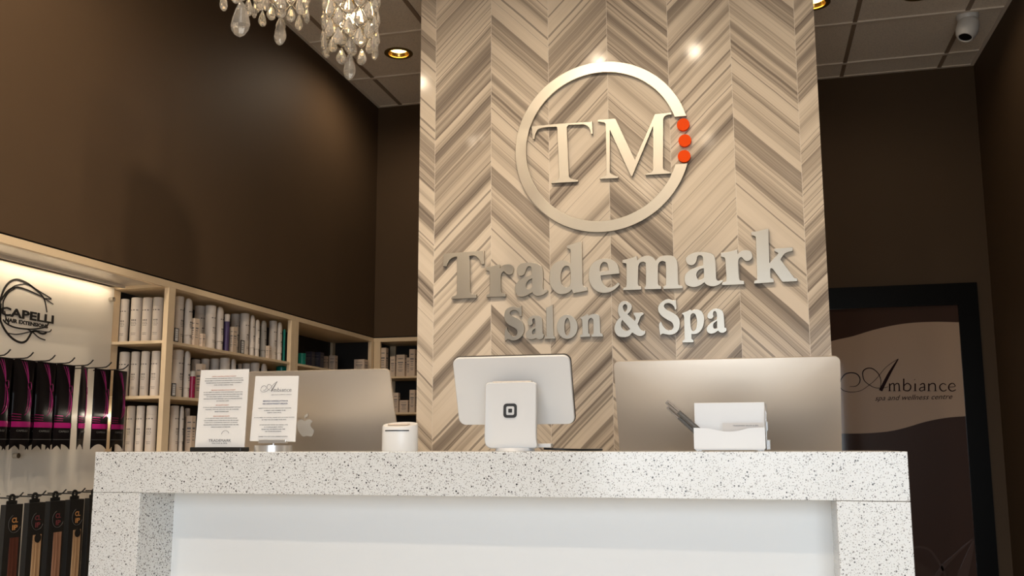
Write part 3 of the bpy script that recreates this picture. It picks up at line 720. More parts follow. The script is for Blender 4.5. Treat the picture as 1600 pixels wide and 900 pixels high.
# ------------------------------------------------------------------ desktop computers seen from behind
def desktop(cx, ytop, ztop, W, H, tilt, label, logo):
    root = empty('desktop_computer', (cx, ytop + 0.16, 0.85), label, 'computer', 'desktop computers behind the counter')
    R = RX(tilt)
    bx, by, bz = cx, ytop + H * math.sin(tilt), ztop - H * math.cos(tilt)      # bottom centre of the back edge
    def L(x, y, z): return Vector((bx, by, bz)) + R @ Vector((x, y, z))
    base = [(p[0] + (q[0] - p[0]) * t / 8, p[1] + (q[1] - p[1]) * t / 8) for p, q in (lambda R_: list(zip(R_, R_[1:] + R_[:1])))(rrect(W, H, 0.016, 5, 0, H / 2)) for t in range(8 if math.dist(p, q) > 0.05 else 1)]
    EDGE, BUL = 0.006, 0.022
    rings = [[L(a, 0.009, c) for a, c in base], [L(a, 0.0, c) for a, c in base]]
    def dep(a, c): return -BUL * max(0.0, 1 - (2 * a / W) ** 2) * max(0.0, 1 - ((c - H / 2) * 2 / H) ** 2)
    for s_ in (0.985, 0.95, 0.89, 0.81, 0.71, 0.60, 0.48, 0.36, 0.24, 0.12, 0.03):
        rings.append([L(a * s_, dep(a * s_, (c - H / 2) * s_ + H / 2), (c - H / 2) * s_ + H / 2) for a, c in base])
    b = MB(); b.loft(rings); sh = b.build('back_shell', 'aluminium', root, 60)
    b = MB(); b.loft([[L(a, 0.0092, c) for a, c in rrect(W, H, 0.016, 5, 0, H / 2)], [L(a, 0.012, c) for a, c in rrect(W - 0.004, H - 0.004, 0.015, 5, 0, H / 2)]]); b.build('screen', 'screen', root)
    # stand: bent sheet from the back of the shell down to a foot
    h = L(0, -0.012, H * 0.18)
    w = 0.09
    prof = [(h.y, h.z + 0.01), (h.y - 0.03, h.z - 0.05), (by - 0.03, 0.90), (by + 0.0, 0.862), (by + 0.15, 0.858), (by + 0.15, 0.851), (by - 0.005, 0.851), (by - 0.042, 0.895), (h.y - 0.042, h.z - 0.045), (h.y - 0.01, h.z + 0.012)]
    b = MB(); b.loft([[(cx - w, y, z) for y, z in prof], [(cx + w, y, z) for y, z in prof]]); b.build('stand', 'aluminium', root, 40)
    if logo:
        lx, lz, s_ = logo
        body = [(0, 26, 0), (-9, 31, 0), (-20, 31, 0), (-32, 20, 0), (-34, 2, 0), (-27, -22, 0), (-15, -36, 0), (-4, -33, 0), (0, -32, 0), (6, -33, 0), (16, -36, 0), (26, -25, 0), (33, -9, 1), (23, -2, 0), (20, 8, 0), (24, 18, 0), (31, 23, 1), (22, 31, 0), (11, 31, 0)]
        leaf = [(1, 36, 1), (3, 47, 0), (16, 56, 1), (14, 45, 0)]
        me = contour_mesh([smooth_closed([(a * s_, c * s_, k) for a, c, k in body], 5), smooth_closed([(a * s_, c * s_, k) for a, c, k in leaf], 5)], 0.0012)
        b = MB()
        mt = Matrix.Translation(L(lx, dep(lx, lz) - 0.0009, lz)) @ R.to_4x4() @ Matrix(((1, 0, 0, 0), (0, 0, -1, 0), (0, 1, 0, 0), (0, 0, 0, 1)))
        b.add_mesh(me, mt); bpy.data.meshes.remove(me)
        b.build('fruit_emblem', 'logo_mirror', sh)['label'] = 'polished bitten apple emblem'
    return root
desktop(-0.070, 2.85, 1.369, 0.655, 0.46, math.radians(20), 'wide silver desktop computer seen from behind, behind the white card holder', None)
desktop(-1.385, 2.79, 1.357, 0.565, 0.40, math.radians(21), 'silver desktop computer with an apple emblem, behind the two policy signs', (-0.022, 0.215, 0.00088))

# ------------------------------------------------------------------ point-of-sale terminal
reg = empty('payment_terminal', (-0.63, 2.50, CT), 'white payment terminal with a tilted screen and a black square logo on its stand', 'terminal')
tl = math.radians(21)
Rr = RX(tl)
def LR(x, y, z): return Vector((-0.6405, 2.594, 1.175)) + Rr @ Vector((x, y, z))
o_ = rrect(0.336, 0.199, 0.020, 8, 0, 0.0995)
b = MB(); b.loft([[LR(a * 0.99, 0.0, (c - 0.0995) * 0.985 + 0.0995) for a, c in o_], [LR(a, 0.003, c) for a, c in o_], [LR(a, 0.0085, c) for a, c in o_]]); b.build('display_housing', 'white', reg, 40)
b = MB(); b.loft([[LR(a * 1.010, 0.0087, (c - 0.0995) * 1.016 + 0.0995) for a, c in o_], [LR(a * 1.010, 0.015, (c - 0.0995) * 1.016 + 0.0995) for a, c in o_]]); b.build('display_screen', 'screen', reg, 40)
# stand: rounded slab that curls under at its foot
sw = 0.0715
# front outline with rounded top corners, thick plate, plus the foot that curls back
pl = rrect(2 * sw, 0.178, 0.011, 6, -0.6275, 1.1985)
pl = [(x, z if z > 1.13 else z) for x, z in pl]
def fy(z): return 2.470 + 0.0085 * max(0.0, (z - 1.15) / 0.13) + (0.0 if z > 1.135 else 0.030 * ((1.135 - z) / 0.025) ** 2)
dense = []
for (p, q) in zip(pl, pl[1:] + pl[:1]):
    n = 14 if abs(p[1] - q[1]) > 0.03 else 1
    for t in range(n): dense.append((p[0] + (q[0] - p[0]) * t / n, p[1] + (q[1] - p[1]) * t / n))
cx_, cz_ = -0.6275, 1.1985
b = MB()
b.loft([[(cx_ + (x - cx_) * 0.975, fy(z) - 0.0, cz_ + (z - cz_) * 0.98) for x, z in dense], [(x, fy(z) + 0.0025, z) for x, z in dense], [(x, fy(z) + 0.016, z) for x, z in dense], [(cx_ + (x - cx_) * 0.975, fy(z) + 0.0185, cz_ + (z - cz_) * 0.98) for x, z in dense]])
stand_ = b.build('stand', 'white', reg, 40)
b = MB(); b.cyl((-0.628, 2.530, 1.1025), (-0.628, 2.530, 1.1115), 0.055, 0.052, 48); b.build('base_disc', 'white', reg, 40)
me = contour_mesh([rrect(0.0375, 0.0385, 0.009, 5), rrect(0.0225, 0.0235, 0.004, 4), rrect(0.0105, 0.0105, 0.001, 2)], 0.0008)
b = MB(); b.add_mesh(me, Matrix.Translation((-0.6275, fy(1.2105) - 0.0006, 1.2105)) @ RX(-math.atan(0.065)).to_4x4() @ Matrix(((1, 0, 0, 0), (0, 0, -1, 0), (0, 1, 0, 0), (0, 0, 0, 1)))); bpy.data.meshes.remove(me)
b.build('square_logo', 'ink', stand_)['label'] = 'black square logo'
b = MB(); b.bb((-0.682, 2.495, 1.2885), (-0.573, 2.515, 1.2915), 0.001); b.bb((-0.676, 2.492, 1.262), (-0.579, 2.556, 1.285), 0.003); b.build('hinge_bar', 'aluminium', reg)
b = MB(); b.bb((-0.568, 2.53, 1.1115), (-0.528, 2.56, 1.1225), 0.002); b.build('plug', 'white', reg)
b = MB(); b.tube([(-0.552, 2.552, 1.1085), (-0.52, 2.548, 1.1075), (-0.485, 2.556, 1.106), (-0.455, 2.58, 1.1052), (-0.43, 2.62, 1.1052), (-0.41, 2.67, 1.1052)], 0.003, 8); b.build('power_cord', 'black', reg, 60)

# ------------------------------------------------------------------ card reader dock
dock = empty('reader_dock', (-0.952, 2.50, CT), 'small round white card reader dock with a dark slot beside the chevron wall', 'card reader')
def ell(rx, ry, n=40): return [(rx * math.cos(2 * PI * i / n), ry * math.sin(2 * PI * i / n)) for i in range(n)]
def tz(y): return CT + 0.0665 + (y + 0.042) / 0.084 * 0.016
E = ell(0.0515, 0.042)
b = MB()
b.loft([[(-0.952 + x * 0.97, 2.50 + y * 0.97, CT) for x, y in E], [(-0.952 + x, 2.50 + y, CT + 0.004) for x, y in E], [(-0.952 + x * 0.985, 2.50 + y * 0.985, tz(y) - 0.004) for x, y in E], [(-0.952 + x * 0.955, 2.50 + y * 0.95, tz(y)) for x, y in E], [(-0.952 + x * 0.85, 2.50 + y * 0.84, tz(y) - 0.001) for x, y in E]])
b.build('body', 'white', dock, 40)
b = MB()
for i in range(14):
    a = math.radians(-128 + 84 * i / 13); a2 = math.radians(-128 + 84 * (i + 1) / 13)
    if i == 13: break
    p = [(-0.952 + 0.0515 * k * math.cos(t), 2.50 + 0.042 * k * math.sin(t)) for t in (a, a2) for k in (0.96, 1.006)]
    z0, z1 = CT + 0.0555, CT + 0.0585
    b.loft([[(p[0][0], p[0][1], z0), (p[1][0], p[1][1], z0), (p[3][0], p[3][1], z0), (p[2][0], p[2][1], z0)], [(p[0][0], p[0][1], z1), (p[1][0], p[1][1], z1), (p[3][0], p[3][1], z1), (p[2][0], p[2][1], z1)]])
b.build('card_slot', 'black', dock)
b = MB(); b.bb((-0.985, 2.488, CT + 0.072), (-0.925, 2.506, CT + 0.0765), 0.001); b.build('top_pad', 'carton', dock)

# ------------------------------------------------------------------ standing signs
def lines(mb, items, fn_c, right, up, w_scale):
    for txt, zc, w, h, off in items: put_text(mb, txt, fn_c(zc), w * w_scale, h, right, up, offset=off)
# tall policy sign in a black foot
sg = empty('policy_sign', (-1.487, 2.455, CT), 'tall white policy sign with red headings in a black foot', 'sign')
tb = math.radians(-3)
Rs = RX(tb)
def LS(x, y, z): return Vector((-1.487, 2.4525, CT + 0.012)) + Rs @ Vector((x, y, z))
b = MB(); b.loft([[LS(*p) for p in ((-0.0795, 0, 0), (0.0795, 0, 0), (0.0785, 0, 0.2255), (-0.0785, 0, 0.2255))], [LS(*p) for p in ((-0.0795, 0.003, 0), (0.0795, 0.003, 0), (0.0785, 0.003, 0.2255), (-0.0785, 0.003, 0.2255))]]); sheet1 = b.build('sheet', 'paper', sg)
b = MB(); b.bb((-1.487 - 0.0815, 2.43, CT), (-1.487 + 0.0815, 2.478, CT + 0.0125), 0.0015); b.build('foot', 'black', sg)
right, up = (1, 0, 0), tuple(Rs @ Vector((0, 0, 1)))
fs = lambda z: LS(0, -0.0006, z)
for t, z, w in (('LATE CANCELLATION POLICY', 0.2055, 0.078), ('SERVICE CANCELLATION POLICY', 0.1655, 0.078), ('NO SHOW POLICY', 0.1215, 0.042), ('REDO & REFUND POLICY', 0.0895, 0.052)):
    b = MB(); put_text(b, t, fs(z), w, 0.0026, right, up, 0.006); b.build('red_heading', 'rust_ink', sheet1)['label'] = 'rust red heading'
b = MB()
for t, z, w in (('IF YOU ARE RUNNING LATE, PLEASE CALL AHEAD. IF YOU ARRIVE LATE', 0.1995, 0.122), ('WE MAY NEED TO SHORTEN YOUR APPOINTMENT TO STAY ON TIME', 0.1932, 0.126), ('OR RESCHEDULE YOUR APPOINTMENT OUT OF RESPECT', 0.1868, 0.116), ('FOR OTHER CLIENTS TIME.', 0.1805, 0.062),
                ('IF YOU NEED TO CANCEL YOUR APPOINTMENT, PLEASE GIVE', 0.1592, 0.126), ('AT LEAST 24 HOURS NOTICE SO THAT WE CAN OFFER THAT TIME', 0.1528, 0.126), ('TO ANOTHER CLIENT ON OUR WAITING LIST', 0.1465, 0.106), ('CANCELLATIONS MADE WITH LESS THAN 24 HOURS MAY BE BILLED', 0.1402, 0.126), ('AT THE FULL RATE', 0.1338, 0.040),
                ('IF YOU DO NOT SHOW UP FOR YOUR APPOINTMENT WITHOUT', 0.1152, 0.122), ('CALLING, THE FULL AMOUNT WILL BE CHARGED', 0.1090, 0.108), ('BEFORE YOU BOOK AGAIN.', 0.1028, 0.045),
                ('IF YOU ARE NOT HAPPY WITH YOUR SERVICE, PLEASE', 0.0835, 0.102), ('CALL US WITHIN 7 DAYS OF YOUR VISIT SO THAT WE CAN MAKE', 0.0772, 0.112), ('IT RIGHT WITH A COMPLIMENTARY ADJUSTMENT. NO REFUNDS', 0.0709, 0.106), ('WILL BE GIVEN ON PRODUCTS OR SERVICES AFTER THIS TIME', 0.0646, 0.114), ('UNLESS AGREED OTHERWISE', 0.0583, 0.062)):
    put_text(b, t, fs(z), w, 0.0023, right, up)
b.build('printed_text', 'gray_ink', sheet1)
b = MB(); put_text(b, 'TRADEMARK', fs(0.0195), 0.072, 0.0075, right, up); put_text(b, 'SALON & SPA', fs(0.0118), 0.050, 0.0028, right, up)
P = [(0.016 + 0.012 * math.cos(t), 0.036 + 0.012 * math.sin(t)) for t in [math.radians(20 + 14 * i) for i in range(12)]]
b.ribbon(P, [0.0008] * len(P), lambda a, c, d: LS(a, d, c), -0.0008, -0.0002)
b.build('printed_logo', 'gray_ink', sheet1)

# smaller sign in a round stand
s2 = empty('spa_sign', (-1.323, 2.465, CT), 'smaller white spa policy sign on a round satin metal base', 'sign')
R2 = RX(math.radians(-4))
def L2(x, y, z): return Vector((-1.3235, 2.4615, CT + 0.0275)) + R2 @ Vector((x, y, z))
def quad(y): return [L2(*p) for p in ((-0.0725, y, 0.002), (0.0705, y, 0.0), (0.0685, y, 0.188), (-0.0690, y, 0.190))]
b = MB(); b.loft([quad(0), quad(0.003)]); sheet2 = b.build('sheet', 'paper', s2)
b = MB(); b.cyl((-1.3225, 2.465, CT), (-1.3225, 2.465, CT + 0.0175), 0.0535, 0.0525, 56); b.build('base_disc', 'chrome', s2, 40)
b = MB(); b.cyl((-1.3225, 2.465, CT + 0.0175), (-1.3225, 2.465, CT + 0.034), 0.0035, seg=14); b.build('stem', 'chrome', s2, 40)
b = MB(); b.bb((-1.3655, 2.456, CT + 0.027), (-1.2795, 2.4604, CT + 0.0335), 0.001); b.bb((-1.3655, 2.466, CT + 0.027), (-1.2795, 2.470, CT + 0.0335), 0.001); b.bb((-1.3655, 2.456, CT + 0.0235), (-1.2795, 2.470, CT + 0.0268)); b.build('clip_bar', 'chrome', s2)
f2 = lambda z: L2(0, -0.0006, z)
up2 = tuple(R2 @ Vector((0, 0, 1)))
b = MB()
ax = [p for _, pts in AMBIANCE for p in parse(pts, 1.0)]
x0, x1 = min(p[0] for p in ax) / 1000, max(p[0] for p in ax) / 1000; zb = 1.44
kk = 0.098 / (x1 - x0)
for ws, pts in AMBIANCE:
    P = [((a / 1000 - x0) * kk - 0.0495, 0.142 + (c / 1000 - 1.437) * kk) for a, c, _ in parse(pts, 1.0)]
    W = [max(w / 7.27 / 231.0 * kk, 0.0006) for w in widths(ws, len(P))]
    if len(P) > 2: P, W = smooth_open(P, W, 6)
    b.ribbon(P, W, lambda a, c, d: L2(a, d, c), -0.0008, -0.0001)
put_text(b, 'spa and wellness centre', f2(0.1345) + Vector((0.018, 0, 0)), 0.064, 0.0026, right, up2, 0, 0.3)
b.build('printed_logo', 'gray_ink', sheet2)
b = MB()
for t, z, w in (('SERVICE CANCELLATION &', 0.1165, 0.079), ('NO SHOW POLICY UPDATE', 0.1085, 0.078)): put_text(b, t, f2(z), w, 0.0038, right, up2, 0.012)
b.build('navy_heading', 'navy_ink', sheet2)
b = MB()
for t, z, w in (('RESERVATION OF ANY SERVICE MAY REQUIRE', 0.0955, 0.104), ('A CREDIT CARD NUMBER TO BE', 0.0892, 0.068), ('KEPT ON FILE.', 0.0830, 0.045), ('IF YOU NEED TO CANCEL, PLEASE GIVE 24 HOURS NOTICE', 0.0690, 0.126), ('SO THAT WE CAN OFFER YOUR SPOT.', 0.0627, 0.078), ('IF YOU DO NOT SHOW OR CANCEL LATE', 0.0480, 0.088), ('A CHARGE MAY APPLY', 0.0418, 0.060), ('BASED ON THE SERVICE AND TIME', 0.0356, 0.074), ('OF YOUR BOOKING.', 0.0294, 0.052), ('THANK YOU FOR YOUR UNDERSTANDING', 0.0150, 0.092)):
    put_text(b, t, f2(z), w, 0.0024, right, up2, 0.004)
b.build('printed_text', 'gray_ink', sheet2)

# ------------------------------------------------------------------ card holder, cards, pens
h0 = empty('card_holder', (-0.052, 2.44, CT), 'white plastic business card holder with a dipped front pocket', 'card holder')
b = MB()
b.bb((-0.139, 2.472, CT + 0.003), (0.036, 2.476, 1.2245), 0.0008); b.build('back_plate', 'white', h0)
front = [(-0.139, CT + 0.006), (0.034, CT + 0.006), (0.034, 1.1605), (0.000, 1.1595)] + [(-0.052 + 0.045 * math.cos(t), 1.1590 - 0.0085 * (0.5 - 0.5 * math.cos(2 * t))) for t in [PI * k / 12 for k in range(1, 12)]] + [(-0.105, 1.1595), (-0.139, 1.1605)]
b = MB(); b.prism(front, lambda a, c, d: (a, d, c), 2.419, 2.4225); b.build('front_pocket', 'white', h0)
b = MB(); b.bb((-0.139, 2.4225, CT + 0.003), (-0.1365, 2.472, 1.1340)); b.bb((0.0315, 2.4225, CT + 0.003), (0.034, 2.472, 1.1600)); b.bb((-0.139, 2.4225, CT + 0.003), (0.034, 2.472, CT + 0.0065)); b.build('pocket_shell', 'white', h0)
b = MB(); b.bb((-0.134, 2.425, CT), (-0.12, 2.468, CT + 0.003)); b.build('foot_strip', 'clear', h0)
b = MB(); b.bb((0.015, 2.425, CT), (0.03, 2.468, CT + 0.003)); b.build('foot_strip', 'clear', h0)
b = MB(); b.bb((0.037, 2.445, CT + 0.004), (0.0465, 2.474, CT + 0.028), 0.001); b.bb((0.037, 2.445, CT + 0.05), (0.0425, 2.474, CT + 0.073), 0.001); b.tube([(0.0375, 2.472, CT + 0.078), (0.041, 2.472, CT + 0.10), (0.039, 2.472, CT + 0.119)], 0.0015, 6); b.bb((0.0365, 2.44, CT + 0.004), (0.0385, 2.474, CT + 0.10)); b.build('side_clip', 'clear', h0)
for k in range(3):
    y = 2.434 + k * 0.007
    cdo = MB(); cdo.bb((-0.068, y, CT + 0.0066), (0.030, y + 0.003, CT + 0.0705 - 0.0006 * k))
    o = cdo.build('business_card', 'card')
    if k == 0:
        t_ = MB(); put_text(t_, 'TRADEMARK SALON & SPA', (-0.012, y - 0.0005, CT + 0.0635), 0.062, 0.0034, (1, 0, 0), (0, 0, 1)); t_.build('printed_text', 'gray_ink', o)
    tag(o, ['grey printed business card in the front of the white holder', 'grey business card behind the printed one in the white holder', 'rearmost grey business card in the white holder'][k], 'card', 'business cards in the holder')
def pen(p0, p1, label):
    p0, p1 = Vector(p0), Vector(p1); d = (p1 - p0).normalized(); L_ = (p1 - p0).length
    r = tag(bpy.data.objects.new('pen', None), label, 'pen', 'pens in the card holder'); COL.objects.link(r); r.location = p0
    b = MB(); b.cyl(p0 + d * 0.012, p0 + d * L_ * 0.72, 0.0060, seg=14); b.build('barrel', 'pen', r, 40)
    b = MB(); b.cyl(p0, p0 + d * 0.012, 0.0012, 0.0058, 14); b.build('tip', 'pen_tip', r, 40)
    b = MB(); b.cyl(p0 + d * L_ * 0.72, p1, 0.0058, 0.0054, 14); b.build('end_cap', 'pen_tip', r, 40)
    q = Vector((0, -0.0068, 0))
    b = MB(); b.tube([p0 + d * L_ * 0.97 + q, p0 + d * L_ * 0.70 + q], 0.0012, 6); b.build('clip', 'steel', r, 40)
pen((-0.100, 2.4315, CT + 0.030), (-0.2065, 2.446, 1.2275), 'dark patterned pen leaning out of the card holder, upper of the two')
pen((-0.103, 2.4460, CT + 0.016), (-0.2050, 2.462, 1.2150), 'dark patterned pen leaning out of the card holder, lower of the two')

# ------------------------------------------------------------------ built-in shelving
Z1, Z2, Z3 = 1.592, 1.342, 1.092
def shelving(name, label, a0, a1, fn, posts, dark_ends, shelves=(Z1, Z2, Z3, 0.842, 0.592, 0.342, 0.10), depth=0.312):
    def bx(mb, lo, hi, bev=0.0):
        p, q = Vector(fn(*lo)), Vector(fn(*hi))
        mb.bb([min(p[i], q[i]) for i in range(3)], [max(p[i], q[i]) for i in range(3)], bev)
    c = fn((a0 + a1) / 2, depth / 2, 0)
    r = empty(name, c, label, 'shelves', 'built-in cream shelving')
    b = MB(); bx(b, (a0, 0, 1.836), (a1, depth, 1.863)); b.build('top_rail', 'shelf', r)
    for p0, p1 in posts:
        b = MB(); bx(b, (p0, 0.0, 0), (p1, 0.024, 1.8355), 0.001); b.build('post', 'shelf', r)
        b = MB(); bx(b, (p0, depth - 0.02, 0), (p1, depth - 0.001, 1.8355), 0.001); b.build('post', 'shelf', r)
    for z in shelves:
        b = MB(); bx(b, (a0 + 0.001, 0.003, z - 0.0135), (a1 - 0.001, depth - 0.001, z), 0.0008); b.build('shelf', 'shelf', r)
    b = MB(); bx(b, (a0, depth, 0), (a1, depth + 0.008, 1.836)); b.build('back_panel', 'shelf_dark', r)
    for e in dark_ends:
        b = MB(); bx(b, (e, 0.025, 0), (e + 0.004, depth - 0.021, 1.8355)); b.build('end_panel', 'shelf_dark', r)
    return r
side = lambda a, d, z: (XL - d, a, z)
back = lambda a, d, z: (a, YBL + d, z)
shelving('shelving_unit', 'cream shelving unit full of white bottles next to the lit display', 3.725, 4.962, side, [(3.725, 3.777), (4.917, 4.962)], [])
shelving('shelving_unit', 'cream corner shelving unit with green and navy products', 4.963, 6.149, side, [(4.963, 5.009), (6.105, 6.149)], [6.1445])
shelving('shelving_unit', 'narrow cream shelving unit with small cartons beside the chevron wall', XL, -1.31, back, [(XL + 0.001, XL + 0.048), (-1.36, -1.31)], [XL + 0.004])

# ------------------------------------------------------------------ lit display niche
can = empty('display_canopy', (XL - 0.15, 2.73, 1.84), 'cream canopy with hidden light tape above the hair extension display', 'canopy')
b = MB(); b.bb((-2.57, 1.752, 1.833), (XL, 3.7245, 1.863)); b.build('front_rail', 'shelf', can)
b = MB(); b.bb((-2.885, 1.752, 1.850), (-2.5705, 3.7245, 1.863)); b.build('soffit', 'soffit', can)
b = MB(); b.bb((-2.780, 1.76, 1.8360), (-2.776, 3.72, 1.8499)); b.build('added_light_lip', 'soffit', can)  # lip added to keep the bright light tape out of view
b = MB(); b.bb((-2.80, 1.80, 1.8455), (-2.785, 3.70, 1.8495)); b.build('light_tape', 'led', can)
panel = empty('merchandise_display', (-2.84, 2.74, 0.1), 'lit cream display panel with a black looped hair brand logo', 'display panel')
PXF = -2.835
b = MB(); b.bb((PXF - 0.010, 1.78, 0.10), (PXF, 3.722, 1.842)); board = b.build('panel', 'display', panel)
for y, z in ((3.695, 1.784), (3.178, 1.081), (1.84, 1.784), (2.45, 1.081)):
    b = MB(); b.cyl((PXF, y, z), (PXF + 0.022, y, z), 0.011, 0.0105, 20); b.build('standoff', 'steel', panel, 40)
b = MB()
for ws, pts in SWIRL:
    P = [(a / 1000, c / 1000) for a, c, _ in parse(pts, 1.0)]
    W = [w / 7.5 * 0.0036 for w in widths(ws, len(P))]
    P, W = smooth_open(P, W, 6)
    b.ribbon(P, W, lambda a, c, d: (d, a, c), PXF + 0.0002, PXF + 0.002)
put_text(b, 'CAPELLI', (PXF + 0.0012, 3.196, 1.645), 0.296, 0.0365, (0, 1, 0), (0, 0, 1), 0.035)
put_text(b, 'HAIR EXTENSIONS', (PXF + 0.0012, 3.196, 1.6125), 0.236, 0.0165, (0, 1, 0), (0, 0, 1), 0.05)
b.build('looped_logo', 'ink', board)
PEGY = [2.922, 3.038, 3.156, 3.268, 3.380, 3.497, 3.612]
for zp in (1.452, 0.925):
    for y in PEGY:
        b = MB(); b.tube([(PXF, y, zp), (-2.70, y, zp), (-2.682, y, zp + 0.002), (-2.668, y, zp + 0.010), (-2.656, y, zp + 0.022)], 0.0028, 8); b.build('peg', 'black', panel, 50)

# hair extension pouches hanging on the upper pegs
def pouch_pt(u, v, side_, w=0.098, h=0.345, t=0.011):
    arch = 0.022 * (1 - u * u)
    z0 = -h + arch
    z = z0 + (0 - z0) * v
    bul = t * (1 - u * u) ** 0.7 * (math.sin(PI * min(1, v * 1.02)) ** 0.5 if 0 < v < 1 else 0)
    return Vector((side_ * (0.0008 + bul), u * w / 2 * (1 - 0.04 * (1 - v)), z))
def make_pouch():
    r = bpy.data.objects.new('hair_pouch', None); COL.objects.link(r)
    NU, NV = 12, 20
    b = MB()
    F = {}
    for sd in (1, -1):
        for i in range(NU + 1):
            for j in range(NV + 1): F[sd, i, j] = b.bm.verts.new(pouch_pt(-1 + 2 * i / NU, j / NV, sd))
    for sd in (1, -1):
        for i in range(NU):
            for j in range(NV): b.bm.faces.new((F[sd, i, j], F[sd, i + 1, j], F[sd, i + 1, j + 1], F[sd, i, j + 1]))
    for i in range(NU):
        for j in (0, NV): b.bm.faces.new((F[1, i, j], F[1, i + 1, j], F[-1, i + 1, j], F[-1, i, j]))
    for j in range(NV):
        for i in (0, NU): b.bm.faces.new((F[1, i, j], F[1, i, j + 1], F[-1, i, j + 1], F[-1, i, j]))
    pch = b.build('pouch', 'pack_black', r, 60)
    def strip(za, zb, u0, u1, name, m, eps=0.0007, skew=0.0):
        q = MB(); n = 12
        def vv(u, z):
            z0 = -0.345 + 0.022 * (1 - u * u)
            return (z - z0) / -z0
        for sd in (1, -1):
            rows = []
            for k in range(n + 1):
                u = u0 + (u1 - u0) * k / n
                rows.append([q.bm.verts.new(pouch_pt(u, vv(u, z + skew * k / n), sd) + Vector((sd * e, 0, 0))) for z, e in ((za, 0.0), (za, eps), (zb, eps), (zb, 0.0))])
            for A, B in zip(rows, rows[1:]):
                for a in range(3): q.bm.faces.new((A[a], B[a], B[a + 1], A[a + 1]))
        q.build(name, m, pch, 60)
    strip(-0.258, -0.237, -0.985, 0.985, 'magenta_band', 'magenta')
    for z in (-0.229, -0.220, -0.210): strip(z, z + 0.0026, -0.985, -0.20, 'foil_line', 'magenta_dark', skew=-0.002)
    strip(-0.305, -0.3035, -0.985, 0.985, 'foil_line', 'clip_grey')
    def strand(pts, rad, name, m, sd=1):
        P, W = smooth_open(pts, [rad] * len(pts), 6)
        q = MB(); q.tube([pouch_pt(u, v, sd) + Vector((sd * 0.0004, 0, 0)) for u, v in P], [rad * 0.7 * (0.3 + 0.7 * math.sin(PI * k / (len(P) - 1))) for k in range(len(P))], 6)
        q.build(name, m, pch, 60)
    strand([(-0.35, 0.99), (-0.1, 0.9), (0.15, 0.8), (0.30, 0.72)], 0.0020, 'hair_motif', 'magenta_dark')
    strand([(-0.1, 0.99), (0.1, 0.9), (0.25, 0.8), (0.32, 0.72)], 0.0024, 'hair_motif', 'magenta')
    strand([(0.12, 0.99), (0.22, 0.9), (0.33, 0.8), (0.36, 0.72)], 0.0020, 'hair_motif', 'magenta_dark')
    strand([(0.32, 0.72), (0.62, 0.74), (0.66, 0.66), (0.34, 0.66), (0.28, 0.72)], 0.0026, 'hair_motif', 'magenta_dark')
    strand([(0.35, 0.69), (0.55, 0.6), (0.62, 0.5), (0.45, 0.40), (0.1, 0.34)], 0.0026, 'hair_motif', 'magenta')
    strand([(0.42, 0.67), (0.72, 0.58), (0.80, 0.48), (0.62, 0.38)], 0.0020, 'hair_motif', 'magenta_dark')
    strand([(0.30, 0.66), (0.36, 0.56), (0.34, 0.46), (0.15, 0.38)], 0.0018, 'hair_motif', 'magenta_dark')
    q = MB(); put_text(q, 'CAPELLI', (0.0088, 0.0, -0.272), 0.052, 0.0075, (0, 1, 0), (0, 0, 1)); q.build('pouch_lettering', 'clip_grey', pch)
    return r
proto = make_pouch(); first = True
spots = []
for k in (0, 1, 2, 3): spots += [(k, -2.706, -3, 'front'), (k, -2.742, 4, 'back')]
spots += [(4, -2.704, 24, 'front'), (5, -2.720, -4, 'front'), (6, -2.704, 3, 'front')]
ordn = ['first', 'second', 'third', 'fourth', 'fifth', 'sixth', 'seventh']
for k, x, rz, w in spots:
    o = proto if first else copy_tree(proto); first = False
    o.location = (x, PEGY[k] + (0.016, 0.016, 0.016, 0.014, 0.010, 0.030, 0.012)[k], 1.4485); o.rotation_euler = (0, 0, math.radians(rz))
    lab = f'glossy black and magenta hair extension pouch on the {ordn[k]} upper peg in view, {w} one' if k < 4 else ['slim black pouch hanging edge-on on the upper display pegs', 'black and magenta pouch on the last peg but one before the shelves', 'black and magenta pouch on the last upper peg, overlapping the shelves'][k - 4]
    tag(o, lab, 'pouch', 'hair extension pouches')

